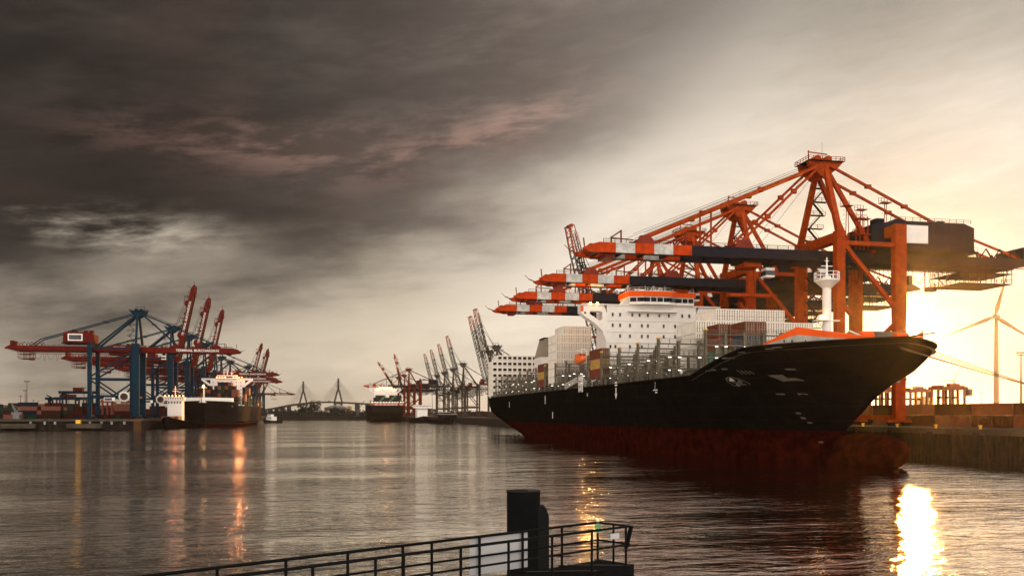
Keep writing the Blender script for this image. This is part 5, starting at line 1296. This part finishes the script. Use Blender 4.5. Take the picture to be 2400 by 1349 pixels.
# ================================================================== WIND TURBINES
def turbine(px, yhub, d, lab, angs, k):
    X, Y = PD(px, d); hz = ZZ(yhub, X, Y)-QZ; r = empty('wind_turbine', (X, Y, QZ), -math.atan2(X, Y)-.25); tag(r, lab, 'wind turbine', 'wind turbines')
    b = MB(); b.tube((0,0,0), (0,0,hz*.13), 2.9*k, 'turbine', 20, 2.7*k); b.tube((0,0,hz*.13), (0,0,hz*.15), 2.7*k, 'dred', 20, 2.68*k); b.tube((0,0,hz*.15), (0,0,hz*.985), 2.68*k, 'turbine', 20, 1.45*k); b.build('tower', r)
    b = MB(); b.prism([(-4*k, hz-1.6*k), (6*k, hz-1.4*k), (6.5*k, hz+1*k), (4*k, hz+1.9*k), (-4*k, hz+1.7*k)], 'x', -1.8*k, 1.8*k, 'turbine'); b.build('nacelle', r)
    b = MB(); b.sphere((0, -5.2*k, hz), 1.9*k, 'turbine', 12, 8); b.build('hub', r)
    for a in angs:
        b = MB(); L = 47*k; a = R(a); ux, uz = math.sin(a), math.cos(a); px_, pz_ = math.cos(a), -math.sin(a); rows = []
        for t, c_ in ((0, 1.3), (.05, 1.6), (.18, 3.2), (.45, 2.1), (.8, 1.1), (1, .25)):
            o = Vector((ux*L*t, -5.2*k, hz+uz*L*t)); w_ = Vector((px_, .15, pz_))*c_*k*.62; th = Vector((0, .22*c_*k, 0)); rows.append([o-w_, o-th, o+w_, o+th])
        vs = [p for q_ in rows for p in q_]; b.add(vs, [(4*i+j, 4*i+(j+1) % 4, 4*i+4+(j+1) % 4, 4*i+4+j) for i in range(5) for j in range(4)], 'turbine', True); b.add(rows[-1], [(0,1,2,3)], 'turbine'); b.build('blade', r)
turbine(2335, 742, 830, 'large wind turbine at the right edge with one blade pointing up', (15, 250, 127), .98)
turbine(2235, 891, 2300, 'small distant wind turbine left of the large one', (33, 268, 147), .95)
# ================================================================== FOREGROUND JETTY
def CW_(xc, d, z): return Vector((xc*cT+d*sT, -xc*sT+d*cT, z))
ZT = 6.91
def onF(px, z=ZT):      # point on the far rail line
    a, c_ = Vector((2.45, 24.4)), Vector((-7.0, 16.3)); return line_at(a, c_, px, z)
def onN(px, z=ZT): return line_at(Vector((3.27, 23.6)), Vector((-5.34, 16.3)), px, z)
def line_at(a, c_, px, z):
    r = (px-1200)/F; dv = c_-a; t = (r*a.y-a.x)/(dv.x-r*dv.y); p = a+dv*t; return CW_(p.x, p.y, z)
dk = ZT-1.08
def railing_thing(fn, px_end, posts, label, end_px=-900):
    r = empty('guard_rail', fn(px_end, dk)); tag(r, label, 'railing', 'jetty railings'); o0 = fn(px_end, dk)
    for z, rad in ((ZT, .036), (ZT-.50, .028)):
        b = MB(); b.tube(fn(px_end, z)-o0, fn(end_px, z)-o0, rad, 'rail', 10); b.build('rail_bar', r)
    for q_ in posts: b = MB(); p = fn(q_, dk)-o0; b.tube(p, p+Vector((0,0,ZT-dk)), .034, 'rail', 8); b.box(p.x-.09, p.x+.09, p.y-.09, p.y+.09, -.0, .02, 'rail'); b.build('post', r)
    return r
rf = railing_thing(onF, 1401, (1401, 1317, 1225, 1124, 1012, 944, 815, 670, 509, 330, 120), 'far railing of the jetty walkway, carrying the grey sign panel')
rn = railing_thing(onN, 1476, (1467, 1387, 1294, 1192, 1080, 880+66, 880, 733, 560, 360), 'near railing of the jetty walkway at the bottom of the picture')
o0 = onN(1476, dk); b = MB()
for z in (ZT, ZT-.5): b.tube(onN(1476, z)-o0, onF(1401, z-.0)-o0, .03, 'rail', 8)
b.build('end_bar', rn)
b = MB(); p = (onN(1476, dk)+onF(1401, dk))/2-o0; b.tube(p, p+Vector((0,0,1.08)), .034, 'rail', 8); b.build('post', rn)
b = MB(); p = onN(1467, dk)-o0; b.bar(p+Vector((0,0,.5)), onN(1480, ZT)-o0, .12, .05, 'rail'); b.build('stiffener', rn)
b = MB(); c0 = onN(1441, ZT-.22)-o0; dn = (onN(1441, ZT)-onN(1431, ZT)).normalized()
b.bar(c0-dn*.17, c0+dn*.17, .02, .15, 'sign'); b.build('sign_plate', rn)
# the sign panel
o0 = onF(1401, dk); s0, s1_ = onF(1105, ZT-.04)-o0, onF(1240, ZT-.04)-o0; out = Vector((-(s1_-s0).y, (s1_-s0).x, 0)).normalized()*.06
b = MB(); A = [s0+out, s1_+out]; hgt = Vector((0,0,-.93))
b.add([A[0], A[1], A[1]+hgt, A[0]+hgt, A[0]+out*.4, A[1]+out*.4, A[1]+hgt+out*.4, A[0]+hgt+out*.4], [(0,1,2,3),(7,6,5,4),(0,4,5,1),(1,5,6,2),(2,6,7,3),(3,7,4,0)], 'sign')
so = empty('notice_board', onF(1401, dk)); tag(so, 'large blank grey notice board fixed behind the far jetty railing', 'sign board'); b.build('panel', so)
b = MB(); 
for z in (-.2, -.75):
    q0, q1 = s0+out*1.5+Vector((0,0,z)), s1_+out*1.5+Vector((0,0,z)); b.bar(q0, q1, .04, .06, 'rail')
b.build('mounting_bracket', so)
# lamp on the rail corner
p = onF(1401, ZT); r = empty('rail_lamp', p); tag(r, 'small green navigation lamp on the corner post of the far railing', 'lamp')
b = MB(); b.tube((0,0,-.28), (0,0,-.02), .10, 'cgreen', 12); b.build('housing', r); b = MB(); b.sphere((0,0,.04), .06, 'sign', 10, 6); b.build('lens', r)
# walkway and platform
def slab(name, pts, z1, z0, m, label, cat, group=None):
    b = MB(); n = len(pts); o_ = Vector(pts[0]); vs = [Vector(p)-o_ for p in pts]
    for v in vs: v.z = 0
    r = empty(name, (o_.x, o_.y, z1)); tag(r, label, cat, group)
    h = z0-z1; b.add([(v.x, v.y, 0) for v in vs]+[(v.x, v.y, h) for v in vs], [tuple(range(n)), tuple(range(n, 2*n))[::-1]]+[(k, n+k, n+(k+1) % n, (k+1) % n) for k in range(n)], m)
    b.build('deck', r); return r, o_
wk, wo_ = slab('jetty_walkway', [onN(1486, 0), onF(1412, 0), onF(-900, 0), onN(-900, 0)], dk, dk-.32, 'black', 'dark steel jetty walkway crossing the bottom of the picture', 'walkway')
b = MB()
for pa, pb in ((1230, 1330), (1330, 1400)):
    p, q_ = onF(pa, dk+.012), onN(pb+70, dk+.012); b.bar((p.x-wo_.x, p.y-wo_.y, .012), (q_.x-wo_.x, q_.y-wo_.y, .012), .03, .02, 'lgrey')
b.build('joint_strip', wk)
for px in (1440, 1300, 900, 300):
    p = (onN(px, 0)+onF(px-40, 0))/2; b = MB(); b.tube((p.x-wo_.x, p.y-wo_.y, -dk-2), (p.x-wo_.x, p.y-wo_.y, -.32), .28, 'black', 14); b.build('pile', wk)
b = MB(); e0, e1 = onN(1486, 0)-wo_, onN(-900, 0)-wo_; b.bar((e0.x, e0.y, -.45), (e1.x, e1.y, -.45), .12, .3, 'black'); b.build('edge_beam', wk)
# mooring dolphin
pd_ = 25.9; P0 = CW_((1227-1200)/F*pd_, pd_, 0); r = empty('mooring_dolphin', P0); tag(r, 'thick black steel mooring pile with a fender standing behind the notice board', 'mooring pile')
zt_ = 10-(1150-YH)/F*pd_
b = MB(); b.tube((0,0,-2), (0,0,zt_), .505, 'black', 32); b.build('pile', r)
b = MB(); b.tube((0,0,zt_), (0,0,zt_+.015), .53, 'dsteel', 32); b.box(.1, .4, -.2, .2, zt_+.015, zt_+.05, 'lgrey'); b.build('cap', r)
b = MB(); rx, ry = cT, -sT
zf_ = 10-(1184-YH)/F*pd_
for (t0, t1, a0, a1) in ((.50, .74, zf_-.35, zf_-.35),):
    def q3(t, z, s): return (rx*t-ry*0-(-sT)*0+s*sT, ry*t+s*cT, z)
    prof_ = [(.3, zf_), (.62, zf_), (.70, zf_-.10), (.76, zf_-.30), (.765, zf_-.9), (.765, -2), (.3, -2)]
    n = len(prof_); vs = [q3(t, z, -.26) for t, z in prof_]+[q3(t, z, .26) for t, z in prof_]
    b.add(vs, [tuple(range(n)), tuple(range(n, 2*n))[::-1]]+[(k, n+k, n+(k+1) % n, (k+1) % n) for k in range(n)], 'rubber')
b.build('fender', r)

bm = MB(); bm.tube((0,0,0), (0,0,.55), .28, 'yellow', 10, .22); bm.tube((0,0,.55), (0,0,.8), .38, 'yellow', 10, .34); bme = bm.mesh('bollard')
for k in range(9):
    o = put('bollard', bme, None, (QX+.9, 100+k*13.5, QZ+.15)); tag(o, f'yellow bollard on the right quay edge, {ORD[k+1]} from the right', 'bollard', 'bollards on the right quay')
for k in range(5):
    b = MB(); y = 132+k*28
    for q_ in (-.25, .25): b.bar((QX-.62, y+q_, .2), (QX-.62, y+q_, QZ+.6), .07, .07, 'lgrey')
    for j in range(20): b.bar((QX-.62, y-.25, .4+j*.32), (QX-.62, y+.25, .4+j*.32), .05, .05, 'lgrey')
    b.build('ladder', qr)
# ================================================================== HAZE
HAZE = True
if HAZE:
    b = MB(); b.box(-7100, 7100, -700, 9100, -3.0, 150, 'black'); o = b.build('haze'); o.data.materials.clear()
    m = bpy.data.materials.new('haze air'); m.use_nodes = True; nt = m.node_tree; nt.nodes.clear()
    v = nt.nodes.new('ShaderNodeVolumePrincipled'); v.inputs['Color'].default_value = (.95, .84, .68, 1); v.inputs['Density'].default_value = .000042; v.inputs['Anisotropy'].default_value = .91
    u = nt.nodes.new('ShaderNodeOutputMaterial'); nt.links.new(v.outputs[0], u.inputs['Volume'])
    o.data.materials.append(m); tag(o, kind='stuff', label='warm evening haze over the harbour', cat='haze')
